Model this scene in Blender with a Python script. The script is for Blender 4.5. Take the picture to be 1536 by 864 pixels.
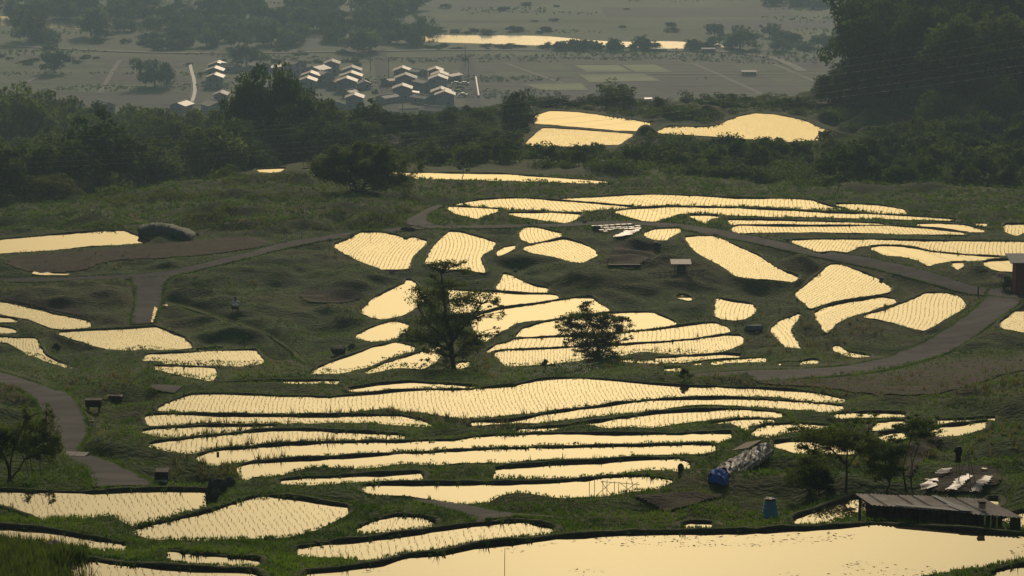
import bpy, math, random, time
import numpy as np
T00 = time.time()
sc = bpy.context.scene
for o in list(bpy.data.objects): bpy.data.objects.remove(o)
rng = np.random.default_rng(7); random.seed(7)
R = math.radians

# ------------------------------------------------------------------ camera
F = 4200.0; CX, CY = 768.0, 432.0
PITCH = R(10.384)
cam_d = bpy.data.cameras.new('camera'); cam = bpy.data.objects.new('camera', cam_d)
sc.collection.objects.link(cam); sc.camera = cam
cam_d.sensor_width = 36; cam_d.lens = 36 * F / 1536
cam_d.clip_start = 1; cam_d.clip_end = 12000
cam.location = (0, 0, 0); cam.rotation_euler = (math.pi / 2 - PITCH, 0, 0)

# ------------------------------------------------------------------ light
SUN_EL, SUN_AZ = R(20), R(2.0)         # azimuth measured from +Y towards +X
w = bpy.data.worlds.new('World'); sc.world = w; w.use_nodes = True
nt = w.node_tree; nt.nodes.clear()
sky = nt.nodes.new('ShaderNodeTexSky'); sky.sky_type = 'NISHITA'; sky.sun_disc = False
sky.sun_elevation = SUN_EL; sky.sun_rotation = SUN_AZ
sky.altitude = 400; sky.air_density = 1.8; sky.dust_density = 10.0; sky.ozone_density = 1.0
bg = nt.nodes.new('ShaderNodeBackground'); bg.inputs['Strength'].default_value = 0.05
wo = nt.nodes.new('ShaderNodeOutputWorld')
wb = nt.nodes.new('ShaderNodeMix'); wb.data_type = 'RGBA'; wb.blend_type = 'MULTIPLY'; wb.inputs[0].default_value = 1; wb.inputs[7].default_value = (1, 1.08, 1.07, 1)   # camera white balance
nt.links.new(sky.outputs[0], wb.inputs[6]); nt.links.new(wb.outputs[2], bg.inputs[0]); nt.links.new(bg.outputs[0], wo.inputs[0])
sd = bpy.data.lights.new('sun', 'SUN'); so = bpy.data.objects.new('sun', sd); sc.collection.objects.link(so)
sd.energy = 2.8; sd.angle = R(6); sd.color = (1.0, 0.80, 0.58)
# the lamp shines along its -Z: from the sun, ahead of the camera, towards it
from mathutils import Vector, Matrix
sdir = Vector((math.sin(SUN_AZ) * math.cos(SUN_EL), math.cos(SUN_AZ) * math.cos(SUN_EL), math.sin(SUN_EL)))
so.rotation_euler = sdir.to_track_quat('Z', 'Y').to_euler()
so.location = (0, 300, 60)
sc.view_settings.view_transform = 'Standard'; sc.view_settings.look = 'None'
sc.view_settings.gamma = 1.0; sc.view_settings.exposure = -0.10; sc.view_settings.use_curve_mapping = False
sc.cycles.max_bounces = 6; sc.cycles.volume_bounces = 0; sc.cycles.transparent_max_bounces = 8

# ------------------------------------------------------------------ helpers: photograph <-> place
sp_, cp_ = math.sin(PITCH), math.cos(PITCH)
def ray(u, v):
    a = (np.asarray(u, float) - CX) / F; b = (np.asarray(v, float) - CY) / F
    return a, cp_ - b * sp_, -sp_ - b * cp_
def on_plane(u, v, z):
    """point of the horizontal plane z seen at u,v"""
    dx, dy, dz = ray(u, v); k = z / dz
    return dx * k, dy * k
def y_of(v, z):
    return float(on_plane(CX, v, z)[1])
TILE = {'A1': (0, 0), 'A2': (380, 0), 'A3': (760, 0), 'A4': (1136, 0), 'B1': (0, 210), 'B2': (380, 210), 'B3': (760, 210), 'B4': (1136, 210),
        'C1': (0, 420), 'C2': (380, 420), 'C3': (760, 420), 'C4': (1136, 420), 'D1': (0, 639), 'D2': (380, 639), 'D3': (760, 639), 'D4': (1136, 639)}
def P(s):
    out = []; t = None
    for tok in s.replace('|', ' ').split():
        if ',' not in tok: t = tok; continue
        x, y = map(float, tok.split(','))
        if t == 'R': out.append((x, y))
        else: out.append((TILE[t][0] + x / 3.84, TILE[t][1] + y / 3.84))
    return np.array(out)
def chaikin(p, n=2, closed=True):
    for _ in range(n):
        if closed: q = np.roll(p, -1, 0)
        else: q = p[1:]; 
        a = p if closed else p[:-1]
        r = np.empty((len(a) * 2, p.shape[1])); r[0::2] = a * .75 + q * .25; r[1::2] = a * .25 + q * .75
        if not closed: r = np.vstack([p[:1], r, p[-1:]])
        p = r
    return p
def densify(p, step, closed=True):
    q = np.roll(p, -1, 0) if closed else p[1:]
    a = p if closed else p[:-1]
    out = []
    for s, e in zip(a, q):
        n = max(1, int(np.linalg.norm(e[:2] - s[:2]) / step)); t = np.arange(n)[:, None] / n
        out.append(s + (e - s) * t)
    if not closed: out.append(p[-1:])
    return np.vstack(out)
def area2(p):
    q = np.roll(p, -1, 0); return float((p[:, 0] * q[:, 1] - q[:, 0] * p[:, 1]).sum())
def inside(px, py, poly):
    res = np.zeros(px.shape, bool); x = poly[:, 0]; y = poly[:, 1]; n = len(poly); j = n - 1
    for i in range(n):
        c = (y[i] > py) != (y[j] > py)
        if c.any():
            xi = (x[j] - x[i]) * (py - y[i]) / (y[j] - y[i] + 1e-12) + x[i]
            res ^= c & (px < xi)
        j = i
    return res
def hash2(ix, iy, seed):
    h = (ix.astype(np.int64) * 374761393 + iy.astype(np.int64) * 668265263 + seed * 982451653) & 0xffffffff
    h = ((h ^ (h >> 13)) * 1274126177) & 0xffffffff
    return ((h ^ (h >> 16)) & 0xffff) / 65535.0
def vnoise(x, y, seed=0):
    x0 = np.floor(x); y0 = np.floor(y); fx = x - x0; fy = y - y0
    fx = fx * fx * (3 - 2 * fx); fy = fy * fy * (3 - 2 * fy); ix = x0.astype(int); iy = y0.astype(int)
    a = hash2(ix, iy, seed); b = hash2(ix + 1, iy, seed); c = hash2(ix, iy + 1, seed); d = hash2(ix + 1, iy + 1, seed)
    return (a * (1 - fx) + b * fx) * (1 - fy) + (c * (1 - fx) + d * fx) * fy - .5
def fbm(x, y, seed=0, o=3):
    s = 0; a = 1
    for k in range(o): s = s + a * vnoise(x * 2 ** k, y * 2 ** k, seed + k); a *= .5
    return s

# ------------------------------------------------------------------ mesh helpers
def link(o): sc.collection.objects.link(o); return o
def mesh_np(name, V, Fc, mats=(), midx=None, smooth=False):
    """Fc: (n,3) or (n,4) int array, or a list of such arrays"""
    me = bpy.data.meshes.new(name); V = np.ascontiguousarray(V, np.float32)
    L = Fc if isinstance(Fc, list) else [Fc]; L = [np.asarray(f, np.int32) for f in L if len(f)]
    tot = np.concatenate([np.full(len(f), f.shape[1], np.int32) for f in L]); idx = np.concatenate([f.ravel() for f in L])
    st = np.zeros(len(tot), np.int32); st[1:] = np.cumsum(tot)[:-1]
    me.vertices.add(len(V)); me.vertices.foreach_set('co', V.ravel())
    me.loops.add(len(idx)); me.loops.foreach_set('vertex_index', idx)
    me.polygons.add(len(tot)); me.polygons.foreach_set('loop_start', st)
    for m in mats: me.materials.append(m)
    if midx is not None: me.polygons.foreach_set('material_index', np.asarray(midx, np.int32))
    if smooth: me.polygons.foreach_set('use_smooth', np.ones(len(tot), bool))
    me.update(calc_edges=True); me.validate()
    return me
def obj(name, me, parent=None, label=None, cat=None, group=None, kind=None, loc=None, rz=0):
    o = bpy.data.objects.new(name, me); link(o)
    if parent is not None: o.parent = parent
    if label: o['label'] = label
    if cat: o['category'] = cat
    if group: o['group'] = group
    if kind: o['kind'] = kind
    if loc is not None: o.location = loc
    if rz: o.rotation_euler = (0, 0, rz)
    return o
class MB:
    def __init__(s): s.v = []; s.f = []; s.m = []
    def add(s, V, Fs, mi=0):
        b = len(s.v); s.v += [tuple(map(float, q)) for q in V]; s.f += [tuple(b + i for i in f) for f in Fs]; s.m += [mi] * len(Fs)
    def box(s, c, d, rz=0, mi=0, taper=1.0, M=None):
        x, y, z = [k / 2 for k in d]; V = []
        for sz in (-1, 1):
            k = 1 if sz < 0 else taper
            for sx, sy in ((-1, -1), (1, -1), (1, 1), (-1, 1)): V.append(Vector((sx * x * k, sy * y * k, sz * z)))
        rm = M if M is not None else Matrix.Rotation(rz, 3, 'Z')
        V = [rm @ q + Vector(c) for q in V]
        s.add(V, [(0, 3, 2, 1), (4, 5, 6, 7), (0, 1, 5, 4), (1, 2, 6, 5), (2, 3, 7, 6), (3, 0, 4, 7)], mi)
    def tube(s, pts, rad, n=6, mi=0, cap=True):
        pts = [Vector(p) for p in pts]; rr = rad if hasattr(rad, '__len__') else [rad] * len(pts)
        V = []; prev = None
        for i, p in enumerate(pts):
            t = (pts[min(i + 1, len(pts) - 1)] - pts[max(i - 1, 0)]).normalized()
            if prev is None: a = t.orthogonal().normalized()
            else:
                a = (prev - t * prev.dot(t));
                a = a.normalized() if a.length > 1e-6 else t.orthogonal().normalized()
            prev = a; b = t.cross(a)
            for k in range(n):
                an = 2 * math.pi * k / n; V.append(p + (a * math.cos(an) + b * math.sin(an)) * rr[i])
        Fs = [(i * n + k, i * n + (k + 1) % n, (i + 1) * n + (k + 1) % n, (i + 1) * n + k) for i in range(len(pts) - 1) for k in range(n)]
        if cap: Fs += [tuple(range(n - 1, -1, -1)), tuple((len(pts) - 1) * n + k for k in range(n))]
        s.add(V, Fs, mi)
    def lathe(s, prof, c, n=12, mi=0):
        V = [(c[0] + r * math.cos(2 * math.pi * k / n), c[1] + r * math.sin(2 * math.pi * k / n), c[2] + z) for r, z in prof for k in range(n)]
        m = len(prof)
        Fs = [(i * n + k, i * n + (k + 1) % n, (i + 1) * n + (k + 1) % n, (i + 1) * n + k) for i in range(m - 1) for k in range(n)]
        Fs += [tuple(range(n - 1, -1, -1)), tuple((m - 1) * n + k for k in range(n))]
        s.add(V, Fs, mi)
    def mesh(s, name, mats, smooth=False):
        me = bpy.data.meshes.new(name); me.from_pydata(s.v, [], s.f)
        for m in (mats if isinstance(mats, (list, tuple)) else [mats]): me.materials.append(m)
        me.polygons.foreach_set('material_index', s.m)
        if smooth: me.polygons.foreach_set('use_smooth', [True] * len(s.f))
        me.update(); return me
    def build(s, name, mats, parent=None, smooth=False, **k): return obj(name, s.mesh(name, mats, smooth), parent, **k)

# ------------------------------------------------------------------ materials
def mat(name, col, rough=.8, spec=.5, col2=None, scale=1.0, bump=0, bscale=None, metallic=0, trans=0, randv=0, detail=4, stretch=None, ior=1.45, col3=None, scale3=.1):
    m = bpy.data.materials.new(name); m.use_nodes = True; n = m.node_tree; N = n.nodes; L = n.links
    b = N['Principled BSDF']; b.inputs['Roughness'].default_value = rough; b.inputs['Specular IOR Level'].default_value = spec
    b.inputs['Metallic'].default_value = metallic; b.inputs['IOR'].default_value = ior
    b.inputs['Base Color'].default_value = (*col, 1)
    cs = None; tc = N.new('ShaderNodeTexCoord'); vec = tc.outputs['Object']
    if stretch:
        mp = N.new('ShaderNodeMapping'); mp.inputs['Scale'].default_value = stretch; L.new(vec, mp.inputs[0]); vec = mp.outputs[0]
    if col2 is not None:
        nz = N.new('ShaderNodeTexNoise'); nz.inputs['Scale'].default_value = scale; nz.inputs['Detail'].default_value = detail; L.new(vec, nz.inputs['Vector'])
        rp = N.new('ShaderNodeValToRGB'); rp.color_ramp.elements[0].position = .35; rp.color_ramp.elements[1].position = .65
        rp.color_ramp.elements[0].color = (*col, 1); rp.color_ramp.elements[1].color = (*col2, 1)
        L.new(nz.outputs[0], rp.inputs[0]); cs = rp.outputs[0]
        if col3 is not None:
            nz3 = N.new('ShaderNodeTexNoise'); nz3.inputs['Scale'].default_value = scale3; nz3.inputs['Detail'].default_value = 5; L.new(vec, nz3.inputs['Vector'])
            r3 = N.new('ShaderNodeValToRGB'); r3.color_ramp.elements[0].position = .48; r3.color_ramp.elements[1].position = .66
            L.new(nz3.outputs[0], r3.inputs[0])
            mx = N.new('ShaderNodeMix'); mx.data_type = 'RGBA'; L.new(r3.outputs[0], mx.inputs[0]); L.new(cs, mx.inputs[6]); mx.inputs[7].default_value = (*col3, 1); cs = mx.outputs[2]
    if randv:
        oi = N.new('ShaderNodeObjectInfo'); mr = N.new('ShaderNodeMapRange'); mr.inputs[3].default_value = 1 - randv; mr.inputs[4].default_value = 1 + randv
        L.new(oi.outputs['Random'], mr.inputs[0]); hs = N.new('ShaderNodeHueSaturation'); L.new(mr.outputs[0], hs.inputs['Value'])
        m2 = N.new('ShaderNodeMath'); m2.operation = 'MULTIPLY_ADD'; L.new(oi.outputs['Random'], m2.inputs[0]); m2.inputs[1].default_value = -.05; m2.inputs[2].default_value = .525; L.new(m2.outputs[0], hs.inputs['Hue'])
        if cs is not None: L.new(cs, hs.inputs['Color'])
        else: hs.inputs['Color'].default_value = (*col, 1)
        cs = hs.outputs[0]
    if cs is not None: L.new(cs, b.inputs['Base Color'])
    if bump:
        nb = N.new('ShaderNodeTexNoise'); nb.inputs['Scale'].default_value = bscale or scale * 3; nb.inputs['Detail'].default_value = 4; L.new(vec, nb.inputs['Vector'])
        bp = N.new('ShaderNodeBump'); bp.inputs['Strength'].default_value = 1; bp.inputs['Distance'].default_value = bump
        L.new(nb.outputs[0], bp.inputs['Height']); L.new(bp.outputs[0], b.inputs['Normal'])
    if trans:
        out = N['Material Output']; tr = N.new('ShaderNodeBsdfTranslucent'); mx = N.new('ShaderNodeMixShader'); mx.inputs[0].default_value = trans
        if cs is not None:
            tint = N.new('ShaderNodeMix'); tint.data_type = 'RGBA'; tint.blend_type = 'MULTIPLY'; tint.inputs[0].default_value = 1; L.new(cs, tint.inputs[6]); tint.inputs[7].default_value = (1.6, 1.7, .7, 1)
            L.new(tint.outputs[2], tr.inputs[0])
        else: tr.inputs[0].default_value = (*[min(1, k * 1.5) for k in col], 1)
        L.new(b.outputs[0], mx.inputs[1]); L.new(tr.outputs[0], mx.inputs[2]); L.new(mx.outputs[0], out.inputs['Surface'])
    return m
M = {}
M['ground'] = mat('hillside_ground', (.015, .034, .007), .95, .05, (.036, .068, .014), .45, .22, 2.6, col3=(.050, .050, .022), scale3=.05, detail=10)
M['rim'] = mat('bank_grass', (.024, .038, .012), .95, .1, (.050, .068, .022), .8, .08, 5)
M['mud'] = mat('wet_mud_wall', (.030, .025, .021), .9, .15, (.060, .052, .044), 3, .03, 12)
M['soil'] = mat('tilled_soil', (.015, .013, .010), .95, .06, (.034, .030, .022), 1.2, .12, 4, detail=8)
M['grass'] = mat('grass_blades', (.022, .050, .008), .7, .15, (.080, .135, .022), .22, trans=.45, detail=6)
M['drygrass'] = mat('dry_grass', (.10, .085, .05), .8, .2, (.16, .13, .08), .4, trans=.3)
M['rice'] = mat('rice_leaves', (.080, .090, .025), .7, .2, trans=.5)
M['asphalt'] = mat('worn_asphalt', (.022, .025, .033), .95, .06, (.038, .041, .050), .5, .01, 20, detail=8, col3=(.056, .058, .066), scale3=.25)
M['leaf'] = mat('broad_leaves', (.026, .048, .012), .8, .08, (.068, .105, .026), .35, trans=.42, randv=.45)
M['leaf2'] = mat('fresh_leaves', (.040, .062, .016), .8, .1, (.085, .105, .030), .5, trans=.35, randv=.2)
M['bark'] = mat('tree_bark', (.030, .024, .018), .9, .1, (.06, .05, .04), 6, .02, 20)
def water_mat(name, rough, bump, bs, col=(.035, .028, .016)):
    m = mat(name, col, rough, .5, ior=1.333); n = m.node_tree; N = n.nodes; L = n.links; b = N['Principled BSDF']
    tc = N.new('ShaderNodeTexCoord'); nz = N.new('ShaderNodeTexNoise'); nz.inputs['Scale'].default_value = bs; nz.inputs['Detail'].default_value = 3
    L.new(tc.outputs['Object'], nz.inputs['Vector']); bp = N.new('ShaderNodeBump'); bp.inputs['Distance'].default_value = bump; bp.inputs['Strength'].default_value = 1
    L.new(nz.outputs[0], bp.inputs['Height']); L.new(bp.outputs[0], b.inputs['Normal']); return m
M['water'] = water_mat('still_muddy_water', .015, .0006, 1.5)
M['river'] = water_mat('river_water', .12, .01, .6, (.04, .04, .03))
# ------------------------------------------------------------------ the flooded fields: outline, rows (image direction or None), row pitch, height offset
POOLS = [
 ('A3 150,672 250,640 400,648 560,668 700,690 790,705 862,705 765,755 640,750 400,730 150,708', None),
 ('A3 205,738 400,748 600,765 735,775 645,832 500,835 390,845 250,842 98,835', (1, -.35)),
 ('A3 860,765 930,728 1100,735 1200,730 1270,700 1340,672 1420,656 | A4 0,655 100,662 200,680 280,700 350,735 450,765 550,790 553,800 450,800 300,808 200,817 100,812 0,803 | A3 1350,797 1150,782 950,770', (1, -.45)),
 ('B2 5,175 195,165 110,205', None),
 ('B2 270,170 600,183 900,192 1210,197 1440,200 | B3 200,217 420,232 600,245 480,248 250,242 0,233 | B2 1200,228 920,218 700,195 345,186', None),
 ('B3 290,345 500,335 700,322 880,320 1100,328 1300,340 | B4 0,342 150,342 310,350 400,380 520,405 400,403 200,390 0,383 | B3 1300,380 1100,375 900,372 820,380 700,375 450,355', (0, 1)),
 ('B2 1155,378 1300,350 | B3 0,340 100,340 300,355 500,370 740,392 600,405 400,410 200,402 0,395 | B2 1300,388', (0, 1)),
 ('B2 1110,388 1200,390 1430,405 1350,430 1285,450 1180,425', (0, 1)),
 ('B3 0,425 200,425 435,430 390,460 340,475 200,460 50,435', (0, 1)),
 ('B3 610,415 750,400 900,392 1100,392 1300,398 | B4 0,403 200,412 400,425 600,430 800,440 1100,458 1160,465 900,458 600,447 300,440 0,437 | B3 1300,432 1000,422 900,455 850,468 780,463 700,440', (0, 1)),
 ('B3 1040,437 1200,440 1220,445 1180,450 1145,480 1110,460', (0, 1)),
 ('B3 1270,465 | B4 0,465 300,475 700,485 740,495 500,490 0,487 | B3 1300,487', (0, 1)),
 ('B3 1295,510 1340,498 | B4 0,500 400,502 745,500 1000,515 1215,543 1000,542 700,535 300,530 0,530 | B3 1340,535 1300,525', (0, 1)),
 ('B4 910,488 1050,487 1200,495 1320,530 1200,530 1050,510', None),
 ('B4 1255,485 1322,487 1315,497 1270,495', None),
 ('B4 445,373 520,372 700,380 850,405 862,425 700,420 550,402', (0, 1)),
 ('B4 1418,505 1440,490 1536,490 1620,500 1600,530 1536,530 1490,550 1430,528', (0, 1)),
 ('B4 190,582 400,578 700,580 1000,588 1300,590 1536,592 1640,600 1640,665 1536,665 1350,662 1150,655 1000,632 900,608 830,600 650,605 580,615 515,645 430,632 350,640 250,610', (.1, 1)),
 ('B4 648,625 720,615 820,618 900,630 1000,650 1200,670 1410,680 1300,690 1150,692 1050,705 985,725 930,690 820,665 740,660', None),
 ('B4 1115,715 1195,712 1155,752', None),
 ('B4 1300,715 1350,700 1500,695 1500,762 1400,755 1350,740', None),
 ('B3 785,540 850,520 930,515 1000,515 1005,525 950,550 900,582 840,570', (.1, 1)),
 ('B3 1022,565 1100,560 1190,558 1250,580 1330,620 1440,665 | B4 80,725 150,760 245,793 200,815 100,805 0,798 | B3 1320,780 1230,715 1100,650', (1, .45)),
 ('B4 425,722 480,722 600,765 700,810 | C4 780,58 740,75 600,95 450,118 370,140 305,165 270,130 215,88 260,54 | B4 340,790', (1, -.75)),
 ('C4 325,200 400,160 550,125 700,100 805,122 700,155 600,190 520,210 450,250 400,303 380,280', (1, -.5)),
 ('C4 605,212 700,190 850,140 980,80 1090,80 1165,100 1205,155 1100,210 965,290 800,250 700,225', (1, -1.1)),
 ('C4 72,295 130,245 250,197 215,240 195,290 240,380 265,445 200,452 150,370', (.5, 1)),
 ('C4 430,395 465,383 530,425 660,442 570,460 540,440', None),
 ('C4 120,488 250,480 330,465 370,478 200,490', None),
 ('C4 1388,262 1450,215 1536,155 1650,120 1650,300 1536,300 1450,285', (1, -.5)),
 ('C3 1195,190 1210,110 1300,130 1410,145 1440,175 1380,215 1320,230 1240,222 1200,208', (.05, 1)),
 ('C3 975,98 1010,90 1070,110 1050,117', None),
 ('C3 50,325 100,285 180,258 300,235 500,215 560,200 720,193 850,195 915,225 990,258 850,280 700,290 500,305 300,318 150,330', None),
 ('C3 0,370 50,348 200,340 330,335 500,330 700,312 850,295 1000,275 1120,258 1200,255 1270,280 1290,292 1230,315 1050,340 850,355 650,375 400,385 200,392 0,400 | C2 1330,420 1400,380', (.15, 1)),
 ('C2 1390,425 1440,415 | C3 100,412 300,400 500,392 700,380 900,368 1100,350 1250,325 1340,328 1370,350 1330,375 1250,410 1000,435 800,445 600,452 430,465 300,475 100,490 0,495 | C2 1440,480', (.25, 1)),
 ('C3 650,470 880,458 1100,445 1250,435 1350,442 1150,465 950,475 720,488', (.1, 1)),
 ('C3 1060,490 1200,472 1480,455 1500,465 1300,480', None),
 ('C3 910,518 990,515 1150,510 1000,522', None),
 ('C2 1250,250 1300,205 1400,180 | C3 0,168 150,150 300,125 420,105 490,102 530,140 600,185 450,205 300,222 100,235 50,250 0,275 | C2 1400,310 1320,360 1290,330', None),
 ('C2 1120,62 1300,72 1400,75 | C3 0,80 100,85 290,92 298,115 150,135 0,160 | C2 1400,160 1250,185 1150,195 1130,130', None),
 ('B2 1400,850 1445,775 | B3 20,785 100,825 180,850 | C3 240,55 235,68 100,68 0,60 | C2 1400,52', (.35, 1)),
 ('C2 617,188 680,120 780,65 870,30 | B2 880,812 910,815 | C2 930,20 960,60 1010,100 930,160 850,205 740,222 690,215', None),
 ('C2 590,325 680,280 810,243 880,262 900,275 850,310 800,345 700,358 640,340', None),
 ('C2 322,535 450,480 600,430 730,385 830,365 945,400 870,415 750,460 650,505 500,530 400,538', None),
 ('C2 635,540 750,490 850,460 960,425 1060,395 1090,400 1070,450 1040,480 960,520 820,545 720,545', None),
 ('C2 1175,485 1250,480 1180,520 1100,525', None),
 ('B2 462,608 540,580 620,535 720,537 830,555 875,578 920,565 1005,588 960,625 920,670 895,738 820,745 740,742 650,705 550,665', (.55, -1)),
 ('B2 985,715 1020,640 1060,590 1130,530 1190,535 1280,560 1395,595 1380,625 1330,650 1308,680 1320,720 1338,765 1230,745 1100,740', (.3, -1)),
 ('B2 1400,650 1440,625 1515,612 1480,640 1410,667', None),
 ('B3 68,545 100,510 160,508 330,545 250,575 140,592 90,575', (.6, 1)),
 ('B3 93,625 200,600 330,573 430,600 500,635 522,660 440,705 350,690 250,665 130,645', (.7, 1)),
 ('B1 -150,610 0,580 150,567 400,545 600,530 720,527 780,555 870,585 740,595 500,610 300,632 0,650 -150,665', None),
 ('C1 -120,110 0,130 100,150 250,185 400,222 500,243 530,262 480,275 320,282 250,255 150,220 0,190 -120,180', (1, .3)),
 ('C1 -60,215 0,222 60,228 100,242 0,242 -60,240', None),
 ('C1 -60,270 0,275 70,285 95,300 0,305 -60,305', None),
 ('C1 -60,330 0,335 100,342 190,342 225,360 235,400 265,440 330,480 465,520 380,500 280,470 190,445 130,400 50,360 -60,345', (.7, 1)),
 ('C1 330,308 450,300 700,290 895,275 1000,315 1060,340 1110,390 950,405 710,423 600,390 450,345', (1, .02)),
 ('C1 810,450 860,435 1100,425 1300,415 1470,410 1500,440 1525,478 1400,488 1380,502 1100,492 900,475 830,470', (.2, 1)),
 ('C1 1120,412 1250,400 1290,402 1180,412', None),
 ('C1 880,503 1000,508 1235,517 1250,535 1220,582 1150,568 1050,545', (.2, 1)),
 ('C1 1145,632 1250,610 | C2 0,597 100,592 300,592 510,590 400,600 250,630 0,635 | C1 1300,637', (0, 1)),
 ('C2 540,640 700,615 850,600 900,598 1000,605 1150,612 1300,625 1100,628 800,632', None),
 ('C1 900,748 980,715 1100,670 1300,668 | C2 0,672 150,680 450,688 800,655 1000,645 1250,645 | C3 0,622 50,620 180,590 260,580 400,577 600,588 900,618 1200,630 | C4 0,638 200,648 380,668 520,708 400,705 150,675 0,665 | C3 1200,662 900,680 600,710 400,735 200,752 0,770 | C2 1350,780 1200,790 1050,770 950,755 500,760 0,768 | C1 1300,768 1000,752', (.15, 1)),
 ('C1 835,800 870,785 1000,785 | C2 0,797 500,795 850,795 950,820 1050,862 | D2 980,36 880,30 500,20 | C2 130,826 0,822 | C1 1170,818 850,838', (.15, 1)),
 ('D1 810,45 880,28 1170,15 | D2 0,12 130,12 130,20 0,25 | D1 1400,35 1100,62 930,62', (.1, 1)),
 ('D1 840,155 850,120 900,105 1200,75 | D2 0,48 100,40 300,38 600,48 850,65 870,72 800,80 500,82 200,105 0,118 | D1 1200,140 1000,165 880,165', (.2, 1)),
 ('D1 1130,185 1250,155 | D2 0,138 200,122 500,108 850,105 1150,95 1300,75 | D3 0,68 50,68 200,60 400,58 700,60 1000,62 1300,52 1230,80 1000,95 850,98 600,110 300,115 0,130 | D2 1100,150 800,165 500,180 200,192 0,200 | D1 1400,200 1280,210 1215,230', None),
 ('C2 1240,832 | C3 0,826 200,790 500,748 700,720 900,700 1100,695 1300,695 | C4 0,700 100,705 300,720 500,738 430,755 300,745 150,735 0,725 | C3 1300,715 1100,718 950,730 700,760 500,775 300,800 150,820', (.1, 1)),
 ('C3 330,858 500,830 700,805 850,780 1100,765 1300,757 | C4 0,765 150,780 80,785 0,780 | C3 1400,785 1250,795 1100,810 900,832 | D3 700,15 500,25 200,35 50,33 150,25', (.1, 1)),
 ('D3 920,42 1050,28 1150,10 | C3 1150,840 1350,818 | C4 0,815 100,818 0,835 | D3 1420,12 1350,25 1200,32 1050,40', (.1, 1)),
 ('D2 0,228 200,215 500,198 800,180 1100,162 1400,150 | D3 0,148 300,140 700,132 1000,122 1110,118 1215,125 1150,155 1000,155 800,162 550,178 300,185 100,190 0,205 | D2 1300,205 1150,215 800,240 500,262 300,275 100,290 0,285 | D1 1400,303 1380,280 1360,255', None),
 ('D2 140,330 300,316 500,308 800,293 960,285 988,308 800,312 600,318 520,322 450,348 370,348 250,340', None),
 ('D2 1395,262 | D3 0,255 300,232 500,225 700,212 900,203 1000,203 1050,235 1000,262 850,275 600,288 300,300 100,305 0,303 | D2 1390,300', None),
 ('D2 622,365 700,355 900,350 1200,352 | D3 0,350 100,345 300,340 500,322 700,305 850,310 960,330 900,350 800,375 650,385 500,405 300,415 0,415 | D2 1250,435 1100,425 900,400 700,390', None),
 ('D3 1398,62 1450,30 | C4 60,848 250,840 | D4 420,12 400,40 250,50 100,65 20,95 | D3 1460,98', None),
 ('D4 95,110 200,98 300,100 560,140 550,160 400,150 220,150 150,130', None),
 ('D4 690,62 770,50 870,42 860,62 760,90', None),
 ('C4 445,790 500,778 700,776 830,778 860,784 700,786 500,792', None),
 ('C4 640,866 690,835 850,822 790,848', None),
 ('D4 980,45 1050,20 | C4 1200,843 1325,825 | D4 1300,10 1200,40 1060,52', None),
 ('C4 1030,822 1200,815 1380,802 1200,826', None),
 ('D1 -120,390 0,392 170,400 330,400 600,403 780,390 1000,390 1190,395 1180,450 1050,490 950,520 800,565 640,590 500,580 400,560 250,540 180,510 80,465 0,445 -120,430', (.25, 1)),
 ('D1 760,622 850,600 1000,568 1200,510 | D2 0,430 60,425 200,430 400,465 555,485 500,520 400,570 250,625 200,650 0,662 | D1 1300,665 1000,662 900,655', (.2, 1)),
 ('D2 585,625 700,570 820,535 960,540 1040,570 1000,590 800,610', (1, .2)),
 ('D1 -100,595 0,605 200,615 400,645 600,685 750,710 600,705 400,685 300,660 100,640 0,630 -100,625', (.2, 1)),
 ('D2 235,722 500,690 800,660 1200,600 | D3 0,575 100,570 200,590 270,610 150,625 0,640 | D2 1350,665 1200,685 1000,710 850,740 700,760 500,745 300,740', (.4, 1)),
 ('D2 300,870 500,850 700,825 900,775 1100,760 1300,720 | D3 0,695 100,690 300,665 500,650 700,640 1100,640 |D4 0,632 200,620 500,600 700,590 1000,610 1300,640 1536,655 1700,665 1700,740 1536,762 1400,777 1200,802 1000,838 900,862 | R 1360,890 1000,892 700,892 450,886', None),
 ('D1 380,800 550,800 750,825 900,835 1100,850 1459,866 | R 400,884 100,884', (.2, 1)),
 ('D1 960,745 1100,765 1350,780 1500,790 1400,795 1200,780 1050,770', None),
 ('D4 1350,866 1536,832 1700,800 | R 1700,900 1480,888', None),
 ('D4 200,562 400,480 560,430 660,435 700,500 670,545 500,555 350,560', (.2, 1)),
 ('D3 1010,590 1060,575 1190,580 1150,592', None),
 ('D4 1385,555 1536,510 1640,500 1640,590 1536,582', (.2, 1)),
 ('D4 1330,437 1390,437 1385,455 1350,450', None),
]
# ground levels down the middle of the view, metres below the camera, at image heights
K = 1.12
ZO = np.array([[165, -61.5], [190, -61.0], [225, -60.4], [262, -52.9], [300, -50.8], [340, -49.0]])
ZP = np.array([[165, -70.2], [190, -69.8], [225, -69.2], [262, -56.8], [300, -53.2], [340, -50.8], [400, -50.4], [450, -51.0], [500, -50.8], [545, -50.5], [576, -40.9], [600, -39.7],
               [640, -37.9], [700, -34.6], [760, -31.6], [800, -29.7], [864, -26.6], [900, -25.0], [950, -23.0]])
def zprof(v): return float(np.interp(v, ZP[:, 0], ZP[:, 1]))

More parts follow.
